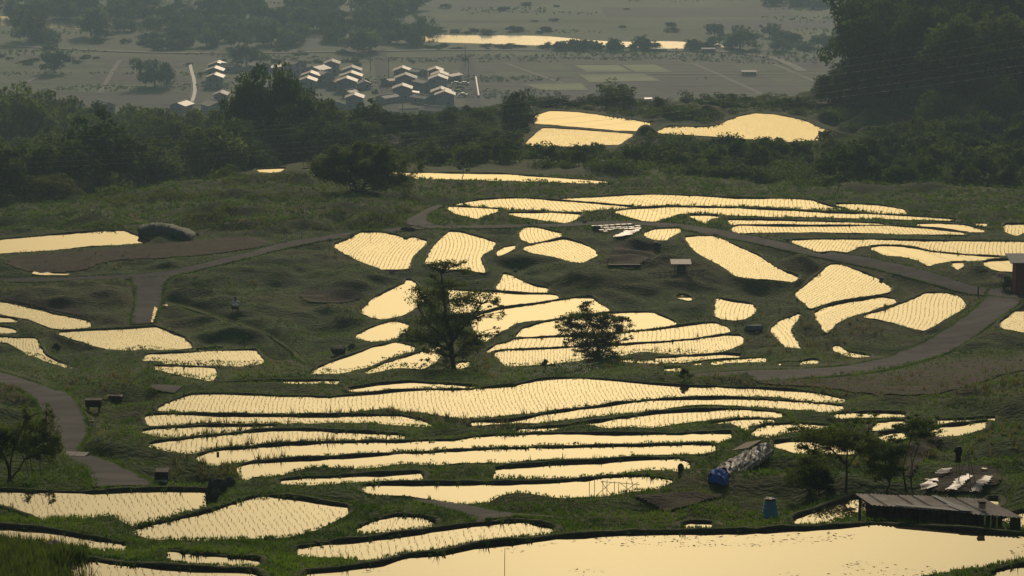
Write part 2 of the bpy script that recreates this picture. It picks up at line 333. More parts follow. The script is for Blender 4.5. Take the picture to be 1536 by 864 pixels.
# ------------------------------------------------------------------ terrain grid in (t = x/y, y)
tc = np.arange(-300, 1840, 2.6); tc = (tc - CX) / F
tl = -np.geomspace(-tc[0], 1.2, 40)[::-1]; tr = np.geomspace(tc[-1], 1.2, 40)
TG = np.concatenate([tl[:-1], tc, tr[1:]])
vv = np.arange(905, 158, -1.25)
yn = np.array([y_of(v, zprof(v)) for v in vv])
YG = np.concatenate([[-25, -12, 0, 6, 12, 20, 28, 36, 44], np.arange(50, 81, 1.0), yn[yn > 81], np.linspace(yn[-1] + 3, 850, 70), np.geomspace(865, 1700, 100), np.geomspace(1730, 4600, 40)])
YG = np.unique(np.round(YG, 3))
def col(u, pts):
    t = (u - CX) / F; rows = [(-25, -1.6), (4, -1.9), (28, -10.5), (60, -19)]
    for v in (900, 864, 800, 760, 700, 640, 600, 576, 545, 500, 450, 400, 340): rows.append((y_of(v, zprof(v)), zprof(v)))
    for k, a, z in pts: zz = z * zprof(a) / float(np.interp(a, ZO[:, 0], ZO[:, 1])) if k == 'v' else z * K; rows.append((y_of(a, zz) if k == 'v' else a * K, zz))
    rows += [(1100, -136), (4700, -136)]
    rows = np.array(rows); assert (np.diff(rows[:, 0]) > 0).all(), (u, rows)
    return t, np.interp(YG, rows[:, 0], rows[:, 1])
V_, Y_ = 'v', 'y'
COLS = [
 col(-9000, [(V_, 333, -49.2), (Y_, 420, -56), (Y_, 600, -60), (Y_, 720, -90)]),
 col(-300, [(V_, 335, -49.2), (Y_, 350, -56), (Y_, 400, -68), (Y_, 500, -76), (Y_, 600, -82), (Y_, 700, -92)]),
 col(0, [(V_, 333, -49.2), (Y_, 350, -54), (Y_, 400, -67), (Y_, 500, -76), (Y_, 600, -81), (Y_, 700, -92)]),
 col(130, [(V_, 310, -49.4), (Y_, 360, -54), (Y_, 410, -67), (Y_, 500, -76), (Y_, 600, -82), (Y_, 700, -92)]),
 col(290, [(V_, 272, -50.3), (Y_, 385, -57), (Y_, 430, -68), (Y_, 500, -76), (Y_, 600, -83), (Y_, 700, -94)]),
 col(380, [(V_, 300, -49.8), (V_, 256, -51.2), (Y_, 390, -56), (Y_, 440, -67), (Y_, 520, -76), (Y_, 620, -86), (Y_, 700, -96)]),
 col(480, [(V_, 300, -49.9), (V_, 254, -52.3), (Y_, 410, -57.5), (Y_, 460, -66), (Y_, 540, -74), (Y_, 640, -88)]),
 col(620, [(V_, 300, -50.6), (V_, 262, -52.8), (Y_, 410, -57), (Y_, 450, -60.5), (Y_, 500, -63.5), (Y_, 560, -70), (Y_, 700, -100)]),
 col(740, [(V_, 300, -50.8), (V_, 262, -52.9), (Y_, 420, -57), (Y_, 460, -60.8), (Y_, 520, -62.3), (Y_, 560, -68), (Y_, 700, -100)]),
 col(820, [(V_, 300, -50.8), (V_, 262, -52.9), (V_, 222, -60.4), (V_, 165, -61.5), (Y_, 545, -64), (Y_, 700, -100)]),
 col(1080, [(V_, 300, -50.8), (V_, 270, -52.4), (V_, 222, -60.3), (V_, 158, -61.3), (Y_, 550, -63.5), (Y_, 700, -100)]),
 col(1230, [(V_, 292, -51.2), (V_, 222, -60.0), (V_, 152, -61.6), (Y_, 560, -64), (Y_, 640, -80), (Y_, 760, -105)]),
 col(1300, [(V_, 302, -50.6), (V_, 228, -59), (V_, 158, -60.5), (Y_, 560, -59), (Y_, 640, -60), (Y_, 760, -90)]),
 col(1400, [(V_, 315, -50.0), (V_, 220, -58.2), (V_, 165, -58.6), (Y_, 530, -54), (Y_, 600, -46), (Y_, 700, -40), (Y_, 800, -60)]),
 col(1536, [(V_, 328, -49.4), (V_, 215, -57.4), (V_, 180, -56.8), (Y_, 500, -50), (Y_, 560, -42), (Y_, 640, -34), (Y_, 760, -36)]),
 col(1800, [(V_, 330, -49.3), (V_, 235, -54), (V_, 200, -52), (Y_, 480, -44), (Y_, 560, -32), (Y_, 640, -24), (Y_, 760, -26)]),
 col(9000, [(V_, 330, -49.3), (V_, 235, -52), (Y_, 480, -42), (Y_, 560, -30), (Y_, 640, -24), (Y_, 760, -26)]),
]
ct = np.array([c[0] for c in COLS]); cz = np.stack([c[1] for c in COLS], 1)
H0 = np.stack([np.interp(TG, ct, cz[i]) for i in range(len(YG))])
def blur(a, n, axis):
    for _ in range(n):
        p = np.pad(a, [(1, 1) if k == axis else (0, 0) for k in range(2)], mode='edge')
        a = (p[:-2] + 2 * p[1:-1] + p[2:]) / 4 if axis == 0 else (p[:, :-2] + 2 * p[:, 1:-1] + p[:, 2:]) / 4
    return a
H0 = blur(H0, 260, 1); Hb_ = blur(H0, 30, 0); kb_ = np.clip((YG - 100) / 40, 0, 1)[:, None]; H0 = H0 * (1 - kb_) + Hb_ * kb_
TT, YY = np.meshgrid(TG, YG); XX = TT * YY
def gidx(x, y):
    t = x / np.maximum(y, 1.0)
    return np.clip(np.interp(y, YG, np.arange(len(YG))), 0, len(YG) - 1.001), np.clip(np.interp(t, TG, np.arange(len(TG))), 0, len(TG) - 1.001)
def samp(A, x, y):
    i, j = gidx(np.asarray(x, float), np.asarray(y, float)); i0 = i.astype(int); j0 = j.astype(int); a = i - i0; b = j - j0
    return (A[i0, j0] * (1 - b) + A[i0, j0 + 1] * b) * (1 - a) + (A[i0 + 1, j0] * (1 - b) + A[i0 + 1, j0 + 1] * b) * a
def cast(A, u, v, lo=60., hi=4500.):
    """first hit of the view ray with the height grid -> x, y, z"""
    u = np.atleast_1d(np.asarray(u, float)); v = np.atleast_1d(np.asarray(v, float)); dx, dy, dz = ray(u, v)
    ys = YG[(YG > lo) & (YG < hi)]; hit = np.full(u.shape, hi); done = np.zeros(u.shape, bool); py = np.full(u.shape, lo)
    t = dx / dy; j = np.clip(np.interp(t, TG, np.arange(len(TG))), 0, len(TG) - 1.001); j0 = j.astype(int); b = j - j0
    i0 = int(np.searchsorted(YG, lo)); pg = None
    for k, y in enumerate(ys):
        g = (A[i0 + k + 0, j0] * (1 - b) + A[i0 + k, j0 + 1] * b) - dz / dy * y
        if pg is not None:
            h = (~done) & (g > 0)
            f = np.clip(-pg / (g - pg + 1e-9), 0, 1); hit = np.where(h, py + (y - py) * f, hit); done |= h
        pg = g; py = np.full(u.shape, y)
        if done.all(): break
    x = dx / dy * hit; z = dz / dy * hit
    return x, hit, z, done

def to_ty(poly):  # world polygon -> grid space polygon
    return np.stack([poly[:, 0] / poly[:, 1], poly[:, 1]], 1)
def grid_mask(poly):
    tp = to_ty(poly); lo = tp.min(0); hi = tp.max(0)
    i0, i1 = np.searchsorted(YG, [lo[1], hi[1]]); j0, j1 = np.searchsorted(TG, [lo[0], hi[0]])
    sl = (slice(max(i0 - 1, 0), i1 + 1), slice(max(j0 - 1, 0), j1 + 1))
    return sl, inside(TT[sl], YY[sl], tp)
def outward(poly):
    """unit outward normals of a closed ccw polygon"""
    d = np.roll(poly, -1, 0) - np.roll(poly, 1, 0); n = np.stack([d[:, 1], -d[:, 0]], 1)
    return n / (np.linalg.norm(n, axis=1)[:, None] + 1e-9)
def cornercut(p):
    for c_ in (.07, .2):
        q = np.roll(p, -1, 0); r = np.empty((len(p) * 2, 2)); r[0::2] = p * (1 - c_) + q * c_; r[1::2] = p * c_ + q * (1 - c_); p = r
    return p
pools = []; IMG = []
for k, (s, rows) in enumerate(POOLS):
    p = P(s)
    if area2(p) < 0: p = p[::-1]
    p = cornercut(p); vm = (p[:, 1].min() + p[:, 1].max()) / 2; x, y, z, ok = cast(H0, [p[:, 0].mean()], [vm])
    IMG.append([p, float(z[0]), rows])
def tdep(v): dx, dy, dz = ray(CX, v); return float(-dz / dy)
def span(p, u):
    q = np.roll(p, -1, 0); m = (p[:, 0] > u) != (q[:, 0] > u)
    if not m.any(): return None
    f = (u - p[m, 0]) / (q[m, 0] - p[m, 0]); v = p[m, 1] + f * (q[m, 1] - p[m, 1]); return v.min(), v.max()
SP = [{int(u): span(it[0], u) for u in np.arange(math.ceil(it[0][:, 0].min() / 6) * 6, it[0][:, 0].max(), 6)} for it in IMG]
order = sorted(range(len(IMG)), key=lambda i: -IMG[i][0][:, 1].max())
for i in order:            # a field seen above another one must really lie beyond it
    need = 0
    for j in range(len(IMG)):
        if j == i: continue
        for u, a_ in SP[i].items():
            b_ = SP[j].get(u)
            if not a_ or not b_ or b_[0] + b_[1] <= a_[0] + a_[1] or b_[0] - a_[1] > 40: continue
            yj = -IMG[j][1] / tdep(b_[0] - 2); need = max(need, (yj + .9) * tdep(a_[1]))
    if need > -IMG[i][1]: IMG[i][1] = -need
i29 = [i for i, it in enumerate(POOLS) if it[0].startswith('C4 1388,262')][0]; IMG[i29][1] += 1.4   # this one stands on a bank of its own
for k, (p, z, rows) in enumerate(IMG):
    cen = p.mean(0); yc = -z / tdep(cen[1]); dist = math.hypot((cen[0] - CX) / F * yc, yc); h = .09 if dist < 240 else .10
    s_px = (h + .05) * F / dist * .95; ny = outward(p)[:, 1]
    sh = np.where(ny < 0, s_px * np.clip(ny * 1.6, -1, 0), s_px * 1.0 * np.clip(ny * 1.6, 0, 1))
    q = p.copy(); q[:, 1] += sh
    wx, wy = on_plane(q[:, 0], q[:, 1], z); wp = np.stack([wx, wy], 1)
    if area2(wp) < 0: wp = wp[::-1]
    wp = densify(wp, .45 if dist < 315 else .8)
    nn = outward(wp); jit = (vnoise(wp[:, 0] * .9, wp[:, 1] * .9, 5) * .22 + vnoise(wp[:, 0] * 3, wp[:, 1] * 3, 6) * .08)[:, None]
    wp = wp + nn * jit
    pools.append(dict(k=k, img=p, w=wp, z=z, h=h, d=dist, rows=rows, n=outward(wp)))
print('pools', len(pools), time.time() - T00)

# ------------------------------------------------------------------ fit the ground to the pools
E = np.zeros_like(H0); fixed = np.zeros(H0.shape, bool); rimz = np.full(H0.shape, -1e9)
inpool = np.zeros(H0.shape, bool)
for q in pools:
    big = q['w'] + q['n'] * .42
    sl, m = grid_mask(big); r = rimz[sl]; r[m] = np.maximum(r[m], q['z'] + q['h'] - .02); rimz[sl] = r
for q in pools:
    sl, m = grid_mask(q['w']); a = inpool[sl]; a |= m; inpool[sl] = a
    r = rimz[sl]; r[m] = q['z'] - .4; rimz[sl] = r
fixed = rimz > -1e8
E[fixed] = (rimz - H0)[fixed]; E[inpool] += .4
# coarse to fine relaxation of the residual
def relax(E, fx, n, keep=.998):
    for _ in range(n):
        p = np.pad(E, 1, mode='edge'); a = (p[:-2, 1:-1] + p[2:, 1:-1] + p[1:-1, :-2] + p[1:-1, 2:]) / 4 * keep
        E = np.where(fx, E, a)
    return E
c = 6
ni, nj = (E.shape[0] + c - 1) // c, (E.shape[1] + c - 1) // c
pe = np.zeros((ni * c, nj * c)); pf = np.zeros((ni * c, nj * c)); pe[:E.shape[0], :E.shape[1]] = np.where(fixed, E, 0); pf[:E.shape[0], :E.shape[1]] = fixed
se = pe.reshape(ni, c, nj, c).sum((1, 3)); sf = pf.reshape(ni, c, nj, c).sum((1, 3)); Ec = np.where(sf > 0, se / np.maximum(sf, 1), 0)
Ec = relax(Ec, sf > 0, 400, .992)
up = np.repeat(np.repeat(Ec, c, 0), c, 1)[:E.shape[0], :E.shape[1]]
E = np.where(fixed, E, up); E = relax(E, fixed, 90, 1.0)
H = H0 + E
H[inpool] = rimz[inpool]
near = fixed.astype(float); near = np.clip(blur(blur(near, 14, 0), 14, 1) * 2.2, 0, 1)   # 1 next to the pools
near0 = near.copy(); near_far = np.clip(blur(blur(fixed.astype(float), 90, 0), 10, 1) * 4, 0, 1)
kf_ = np.clip((YY - 345) / 25, 0, 1); near = np.maximum(near, near_far * kf_)
M['trod'] = mat('trodden_grass', (.026, .038, .012), .95, .08, (.050, .058, .024), .8, .05, 5)
# ------------------------------------------------------------------ roads (image outlines), fields, and their footprint on the ground
ROADS = [  # (left edge, right edge) in the photograph
 ('R 0,419 60,417 120,416 180,413 230,410 262,405 300,396 370,379 430,362 500,352 560,345 600,341 640,338 700,338 760,337 830,335 880,332 940,331 1000,333 1060,341 1120,352 1180,365 1240,377 1300,386 1360,399 1410,412 1447,426 1475,433 1536,437',
  'R 0,424 60,424 120,422 180,421 230,417 275,413 310,403 380,386 440,370 505,358 562,351 602,347 642,343 700,343 760,342 830,341 880,338 940,336 1000,341 1060,351 1110,361 1170,374 1230,388 1290,399 1350,414 1395,426 1440,440 1470,444 1536,449', 'asphalt', 'curving asphalt lane between the rice terraces'),
 ('R 1482,434 1478,448 1462,464 1435,484 1398,508 1352,530 1290,541 1230,546 1180,548 1130,549 1060,553 1020,556',
  'R 1600,432 1545,444 1515,466 1478,494 1440,522 1400,534 1340,548 1280,556 1220,561 1180,564 1130,567 1060,569 1020,566', 'asphalt', None),
 ('R 640,343 612,338 600,333 625,320 640,312 655,306', 'R 705,343 662,339 640,332 643,322 655,314 668,308', 'asphalt', None),
 ('R 196,418 202,430 203,450 200,470 197,487', 'R 275,410 248,420 243,438 243,455 237,468 228,485', 'asphalt', None),
 ('R -40,560 0,570 45,592 60,610 62,640 64,665 70,680 95,690 130,700 140,729', 'R -40,545 0,551 60,570 110,592 128,625 135,655 110,676 140,684 185,700 234,728', 'asphalt', None),
 ('R 222,580 240,588 262,590', 'R 228,577 250,577 275,580', 'asphalt', None),
 ('R 612,750 650,758 690,770 715,782 740,786', 'R 640,749 690,755 740,766 790,772 850,776', 'asphalt', None),
 ('C1 950,128 1100,158 1250,212 1400,256 | C2 40,292 120,330 220,400 320,478', 'C1 950,142 1095,172 1245,226 1395,270 | C2 35,305 112,343 210,411 305,484', 'trod', None),
 ('R 1220,156 1290,164 1345,178 1370,195 1440,205 1536,210 1600,212', 'R 1225,152 1300,158 1360,172 1395,190 1440,200 1536,204 1600,206', 'soil', None),
]
FIELDS = [
 ('B1 40,700 100,670 500,640 900,605 1380,555 1536,572 1536,615 1300,650 900,685 620,695 450,765 200,770 60,730', 'soil'),
 ('C4 0,565 400,548 800,512 1000,472 1200,442 1500,432 1640,440 1640,480 1400,520 1250,590 1000,670 600,655 400,615 0,600', 'soil'),
 ('D3 720,400 900,395 1300,398 1150,430 1000,480 900,500 780,440', 'soil'),
 ('B3 600,610 700,590 860,620 860,650 780,735 600,725', 'soil'),
 ('D4 880,60 1100,62 950,190 880,320 810,250', 'soil'),
 ('D4 1100,235 1380,240 1420,330 1250,395 950,392 1000,300', 'soil'),
 ('C2 250,60 650,60 600,130 300,140', 'soil'),
 ('C1 0,100 200,108 420,155 520,225 400,205 200,165 0,122', 'soil'),
]
roadmask = np.zeros(H.shape, bool); draped = []
def road_world(l, r, A):
    L_ = chaikin(P(l), 2, False); R_ = chaikin(P(r), 2, False)
    def res(p, n):
        d = np.concatenate([[0], np.cumsum(np.linalg.norm(np.diff(p, axis=0), axis=1))]); s = np.linspace(0, d[-1], n)
        return np.stack([np.interp(s, d, p[:, 0]), np.interp(s, d, p[:, 1])], 1)
    n = max(12, int(np.linalg.norm(np.diff(L_, axis=0), axis=1).sum() / 5)); L_ = res(L_, n); R_ = res(R_, n)
    a = cast(A, L_[:, 0], L_[:, 1]); b = cast(A, R_[:, 0], R_[:, 1])
    return np.stack(a[:2], 1), np.stack(b[:2], 1)
for l, r, m, lab in ROADS:
    a, b = road_world(l, r, H); draped.append((a, b, m)); poly = np.vstack([a, b[::-1]])
    sl, mk = grid_mask(poly); q = roadmask[sl]; q |= mk; roadmask[sl] = q
roadmask &= ~inpool
rn = np.clip(blur(blur(roadmask.astype(float), 6, 0), 6, 1) * 2, 0, 1)
# smooth the ground under the roads
Hs = blur(blur(H, 8, 0), 8, 1); H = np.where(inpool, H, H * (1 - rn * (1 - fixed)) + Hs * rn * (1 - fixed))
# banks and hummocks
vis = np.clip((YY - 80) / 40, 0, 1) * np.clip((1150 - YY) / 100, 0, 1)
bump = fbm(XX / 8, YY / 8, 11, 3) * 2.3 + .15 - .6 * np.abs(fbm(XX / 5, YY / 5, 15, 2)) + fbm(XX / 2.2, YY / 2.2, 21, 2) * .22
wide = 1 + np.clip((YY - 400) / 100, 0, 1.5)
fm_ = np.zeros(H.shape)
for s_f, m_f in FIELDS[:2]:
    p = chaikin(P(s_f), 1); x, y, z, ok = cast(H, p[:, 0], p[:, 1]); sl, mk = grid_mask(np.stack([x, y], 1)); q = fm_[sl]; q[mk] = 1
nearw = np.clip(blur(blur(np.clip(fixed.astype(float) + roadmask + fm_, 0, 1), 40, 0), 40, 1) * 2.0, 0, 1)
bump = bump * (1 - .75 * np.exp(-((YY - 215) / 26) ** 2))
H = H + bump * wide * vis * (1 - np.maximum(near, nearw)) * (1 - rn) * .8
H += fbm(XX / 1.3, YY / 1.3, 31, 2) * .06 * vis * (~fixed) * (1 - rn)
H[YY > 1090] = np.where(YY > 1090, -136 + fbm(XX / 60, YY / 60, 41, 2) * .3, H)[YY > 1090]
nI, nJ = H.shape
V = np.stack([XX.ravel(), YY.ravel(), H.ravel()], 1)
ii, jj = np.meshgrid(np.arange(nI - 1), np.arange(nJ - 1), indexing='ij'); a = (ii * nJ + jj).ravel()
me = mesh_np('ground', V, np.stack([a, a + 1, a + nJ + 1, a + nJ], 1), [M['ground']], smooth=True)
obj('ground', me, kind='structure', label='grassy terraced hillside falling to a flat river valley')
print('ground', nI, nJ, time.time() - T00)
# water and banks of every pool
from mathutils.geometry import tessellate_polygon
for q in pools:
    w_ = q['w']; z = q['z']; h = q['h']; n = q['n']
    tri = tessellate_polygon([[Vector((x, y, 0)) for x, y in w_]])
    Vw = np.column_stack([w_, np.full(len(w_), z)])
    tri = np.array(tri); A_ = Vw[tri]; cr = np.cross(A_[:, 1] - A_[:, 0], A_[:, 2] - A_[:, 0])[:, 2]; tri[cr < 0] = tri[cr < 0][:, ::-1]
    obj('paddy_water', mesh_np('paddy_water', Vw, tri, [M['water']]), kind='structure')
    N_ = len(w_); wob = 1 + vnoise(w_[:, 0] * .7, w_[:, 1] * .7, 8) * .5; zt = z + h + vnoise(w_[:, 0] * .35, w_[:, 1] * .35, 9) * .12 + vnoise(w_[:, 0] * 2, w_[:, 1] * 2, 10) * .07
    prof = [(-.02, z - .35, 0), (.0, zt - .05, 1), (.07, zt, 1), (.20, zt + .02, 1), (.34, zt - .05, 1), (.62, z - .75, 0)]
    rings = []
    for off, zz, _ in prof:
        o_ = w_ + n * (off * wob)[:, None] if off > 0 else w_ + n * off
        rings.append(np.column_stack([o_, np.broadcast_to(zz, N_)]))
    Vr = np.vstack(rings); k = np.arange(N_); k2 = (k + 1) % N_; fs = []; mi = []
    for r_ in range(len(prof) - 1):
        fs.append(np.stack([r_ * N_ + k, r_ * N_ + k2, (r_ + 1) * N_ + k2, (r_ + 1) * N_ + k], 1)); mi += [0 if r_ == 0 else 1] * N_
    obj('paddy_bank', mesh_np('paddy_bank', Vr, np.vstack(fs), [M['mud'], M['rim']], mi, True), kind='structure')
# roads: sheets with a slightly crowned section, draped on the ground
def drape(a, b, m, name, lift=.06, nc=7):
    s = np.linspace(0, 1, nc); G = a[:, None] * (1 - s)[None, :, None] + b[:, None] * s[None, :, None]
    zz = samp(H, G[..., 0], G[..., 1]) + lift; V = np.dstack([G, zz]).reshape(-1, 3); nr = len(a)
    i, j = np.meshgrid(np.arange(nr - 1), np.arange(nc - 1), indexing='ij'); k = (i * nc + j).ravel()
    f = np.stack([k, k + 1, k + nc + 1, k + nc], 1)
    return obj(name, mesh_np(name, V, f, [M[m]], smooth=True), kind='structure')
for k, (a, b, m) in enumerate(draped):
    drape(a, b, m, 'road' if m == 'asphalt' else ('footpath' if m == 'trod' else 'dirt_track'), lift=.07 + .006 * k)
def drape_poly(poly, m, name, lift, step):
    lo = poly.min(0); hi = poly.max(0); xs = np.arange(lo[0], hi[0] + step, step); ys = np.arange(lo[1], hi[1] + step, step)
    X, Y = np.meshgrid(xs, ys); c = inside(X[:-1, :-1] + step / 2, Y[:-1, :-1] + step / 2, poly)
    Z = samp(H, X, Y) + lift + fbm(X, Y, 77, 2) * .05 * (lift < .2); V = np.stack([X.ravel(), Y.ravel(), Z.ravel()], 1); n = len(xs)
    i, j = np.nonzero(c); k = i * n + j
    if not len(k): return None
    return obj(name, mesh_np(name, V, np.stack([k, k + 1, k + n + 1, k + n], 1), [M[m] if isinstance(m, str) else m], smooth=True), kind='structure')
for s, m in FIELDS:
    p = chaikin(P(s), 2); x, y, z, ok = cast(H, p[:, 0], p[:, 1]); drape_poly(np.stack([x, y], 1), m, 'bare_soil', .09, .16 if y.min() < 190 else .5)
print('water', time.time() - T00)
# ------------------------------------------------------------------ the valley floor: river, fields, roads (flat sheets a little above the ground)
ZV = -136.0
def vpoly(s): p = P(s); x, y = on_plane(p[:, 0], p[:, 1], ZV); return np.stack([x, y], 1)
def flat(name, poly, z, m, **kw):
    tri = np.array(tessellate_polygon([[Vector((x, y, 0)) for x, y in poly]])); V = np.column_stack([poly, np.full(len(poly), z)])
    A_ = V[tri]; cr = np.cross(A_[:, 1] - A_[:, 0], A_[:, 2] - A_[:, 0])[:, 2]; tri[cr < 0] = tri[cr < 0][:, ::-1]
    return obj(name, mesh_np(name, V, tri, [m]), kind='structure', **kw)
fa = mat('valley_meadow', (.044, .066, .026), .95, .1, (.085, .108, .046), .03, detail=10, stretch=(.5, .25, 1), col3=(.026, .038, .018), scale3=.02)
fb = mat('valley_stubble', (.030, .034, .034), .95, .1, (.052, .054, .052), .02, detail=10, col3=(.045, .056, .032), scale3=.01)
fe = mat('valley_crop', (.040, .066, .022), .95, .1, (.066, .092, .036), .03, detail=8)
ff = mat('ploughed_plain', (.026, .025, .027), .95, .1, (.046, .043, .043), .05, detail=8)
fc = mat('young_wheat', (.13, .17, .060), .9, .1, (.17, .21, .08), .06, detail=8)
fd = mat('valley_path', (.13, .125, .12), .9, .1)
flat('meadow', vpoly('R -300,128 -300,-6 1700,-8 1700,128 1250,160 760,160 200,175'), ZV + .35, fa)
flat('river', chaikin(vpoly('R -400,20 -60,23 110,29 220,36 400,46 660,54 800,54.5 830,56 900,63 960,64 1000,62.5 1045,65 1100,69 1100,71.5 1045,73.5 1000,74.5 960,72 900,71 830,70.5 800,69 660,64.5 400,57 200,48 60,42 -60,38 -400,32'), 1), ZV + .4, M['river'])
flat('field', vpoly('R 690,96 860,92 1230,90 1300,112 1300,165 700,165'), ZV + .42, fb)
flat('field', vpoly('R 30,83 330,88 560,86 1200,84 1200,91 860,93 560,95 330,97 20,93'), ZV + .43, fb)
for s in ('A3 390,382 640,380 720,420 460,420', 'A3 665,380 850,378 960,422 740,420', 'A3 415,437 790,433 890,472 480,480', 'A3 95,490 430,487 470,525 200,525'):
    flat('wheat_field', vpoly(s), ZV + .55, fc)
rp_ = random.Random(4); nf = 0
for r0, r1 in ((98, 107), (108.5, 116), (117.5, 128), (129.5, 142), (143, 160)):
    u = 700 + rp_.uniform(0, 40)
    while u < 1290:
        wd_ = rp_.uniform(50, 170); sh_ = (r1 - r0) * 2.2; a_, b_ = u, min(u + wd_, 1330); hit = (r0 < 126 and 850 < (a_ + b_) / 2 < 1010) or (r1 > 126 and a_ < 885)
        if not hit: flat('field', vpoly('R %g,%g %g,%g %g,%g %g,%g' % (a_, r0, b_, r0, b_ + sh_, r1, a_ + sh_, r1)), ZV + .47, (fb, fe, ff)[nf % 3])
        nf += 1; u += wd_ + rp_.uniform(1.5, 4)
for a_, b_, r0, r1, m_ in ((20, 150, 92, 100, fe), (155, 275, 93, 101, fb), (0, 130, 103, 118, fe), (140, 270, 112, 124, ff), (20, 260, 127, 140, fe), (40, 300, 143, 160, fb), (640, 900, 20, 32, fe), (900, 1180, 12, 26, ff), (700, 1050, 36, 45, fe), (1060, 1260, 30, 44, fb), (560, 760, 4, 12, fb), (1150, 1290, 118, 140, fe)):
    flat('field', vpoly('R %g,%g %g,%g %g,%g %g,%g' % (a_, r0, b_, r0 + 1, b_ + 14, r1, a_ + 10, r1)), ZV + .44 + .01 * (r0 % 3), m_)
def vstrip(s, wd, z, m, name):
    p = chaikin(vpoly(s), 2, False); d = np.gradient(p, axis=0); n = np.stack([-d[:, 1], d[:, 0]], 1); n /= np.linalg.norm(n, axis=1)[:, None]
    a, b = p - n * wd / 2, p + n * wd / 2; V = np.column_stack([np.vstack([a, b]), np.full(2 * len(p), z)]); k = np.arange(len(p) - 1)
    return obj(name, mesh_np(name, V, np.stack([k, k + 1, k + 1 + len(p), k + len(p)], 1)[:, ::-1], [m]), kind='structure')
vstrip('R -60,66 60,73 200,80 340,82 560,78 700,76 900,78 1040,77 1100,80 1160,88 1180,96 1205,109', 5, ZV + .7, fd, 'embankment_road')
vstrip('R 1000,77 1120,79 1160,76 1240,75 1300,75', 4, ZV + .68, fd, 'farm_road')
vstrip('R 860,112 1000,113 1130,112.5 1300,112', 2.5, ZV + .66, fd, 'farm_road')
for s_ in ('R 720,97.5 860,97.6 1000,97.4 1290,98', 'R 712,107.8 860,108 1000,107.6 1280,108', 'R 715,116.8 880,117 1100,116.6 1280,117', 'R 718,128.8 900,129 1100,128.6 1260,129', 'R 880,142.5 1000,142.8 1240,142', 'R 10,91 150,92 280,92.5', 'R 5,101.6 140,102 275,102.2', 'R 0,126 120,126.3 270,125.6', 'R 10,141.5 150,142 290,141.6', 'R 640,33 800,33.4 1180,33', 'R 700,18 900,18.5 1180,18.2'): vstrip(s_, 1.6, ZV + .60, fd, 'field_path')
for s_ in ('R 760,97 790,108 815,117 850,129', 'R 1040,97 1075,112 1110,128 1150,146', 'R 1160,98 1195,112 1235,130', 'R 90,92 70,108 40,126', 'R 180,92 168,110 150,142'): vstrip(s_, 2.2, ZV + .61, fd, 'field_path')
vstrip('R 570,78 572,110 585,150 590,170', 6, ZV + .64, M['asphalt'], 'valley_road')
vstrip('R 700,82 702,110 706,135 712,165', 6, ZV + .64, M['asphalt'], 'valley_road')
vstrip('R 560,87 720,88 900,87 1050,88', 3, ZV + .62, fd, 'farm_road')
M['lush'] = mat('lush_grass', (.022, .045, .008), .6, .2, (.09, .12, .03), 2.2, trans=.35, detail=5)
# ------------------------------------------------------------------ grass, rice, undergrowth (nobody could count them)
def blades(x, y, z, h, w, lean, per):
    """upright single-triangle blades, `per` at each point"""
    n = len(x) * per; X = np.repeat(x, per); Y = np.repeat(y, per); Z = np.repeat(z, per); Hh = np.repeat(h, per) * rng.uniform(.55, 1.15, n); Wd = np.repeat(w, per)
    a = rng.uniform(0, 2 * np.pi, n); sp = np.repeat(lean, per) * rng.uniform(.2, 1, n); X = X + np.cos(a) * Wd * rng.uniform(0, 2.2, n); Y = Y + np.sin(a) * Wd * rng.uniform(0, 2.2, n)
    b = a + rng.uniform(1, 2, n); dx = np.cos(b) * Wd / 2; dy = np.sin(b) * Wd / 2
    V = np.empty((n, 3, 3)); V[:, 0] = np.stack([X - dx, Y - dy, Z - .04], 1); V[:, 1] = np.stack([X + dx, Y + dy, Z - .04], 1)
    V[:, 2] = np.stack([X + np.cos(a) * sp * Hh, Y + np.sin(a) * sp * Hh, Z + Hh], 1)
    return V.reshape(-1, 3)
def tri_mesh(name, V, m, **kw):
    return obj(name, mesh_np(name, V, np.arange(len(V)).reshape(-1, 3), [m]), **kw)
def leafcloud(cx, cy, cz, r, per, size, flat=.75, shell=.55, up=.0):
    n = len(cx) * per; C = np.repeat(np.stack([cx, cy, cz], 1), per, 0); Rr = np.repeat(r, per)
    d = rng.normal(size=(n, 3)); d /= np.linalg.norm(d, axis=1)[:, None]; k = shell + (1 - shell) * rng.uniform(0, 1, n) ** .6
    d2 = d * [1, 1, flat]; p = C + d2 * (Rr * k)[:, None]; s = np.repeat(size, per) if hasattr(size, '__len__') else np.full(n, size); s = s * rng.uniform(.6, 1.3, n)
    nrm = d + rng.normal(size=(n, 3)) * .55 + [0, 0, up]; nrm /= np.linalg.norm(nrm, axis=1)[:, None]
    t = np.cross(nrm, rng.normal(size=(n, 3))); t /= np.linalg.norm(t, axis=1)[:, None]; b = np.cross(nrm, t)
    V = np.empty((n, 3, 3)); V[:, 0] = p + t * s[:, None] * .6; V[:, 1] = p - t * s[:, None] * .5 + b * s[:, None] * .35; V[:, 2] = p - t * s[:, None] * .3 - b * s[:, None] * .45
    return V.reshape(-1, 3)
soilmask = np.zeros(H.shape, bool)
for s, m in FIELDS:
    p = chaikin(P(s), 2); x, y, z, ok = cast(H, p[:, 0], p[:, 1]); sl, mk = grid_mask(np.stack([x, y], 1)); q = soilmask[sl]; q |= mk; soilmask[sl] = q
block = np.clip(inpool + roadmask + soilmask * .62, 0, 1).astype(float)
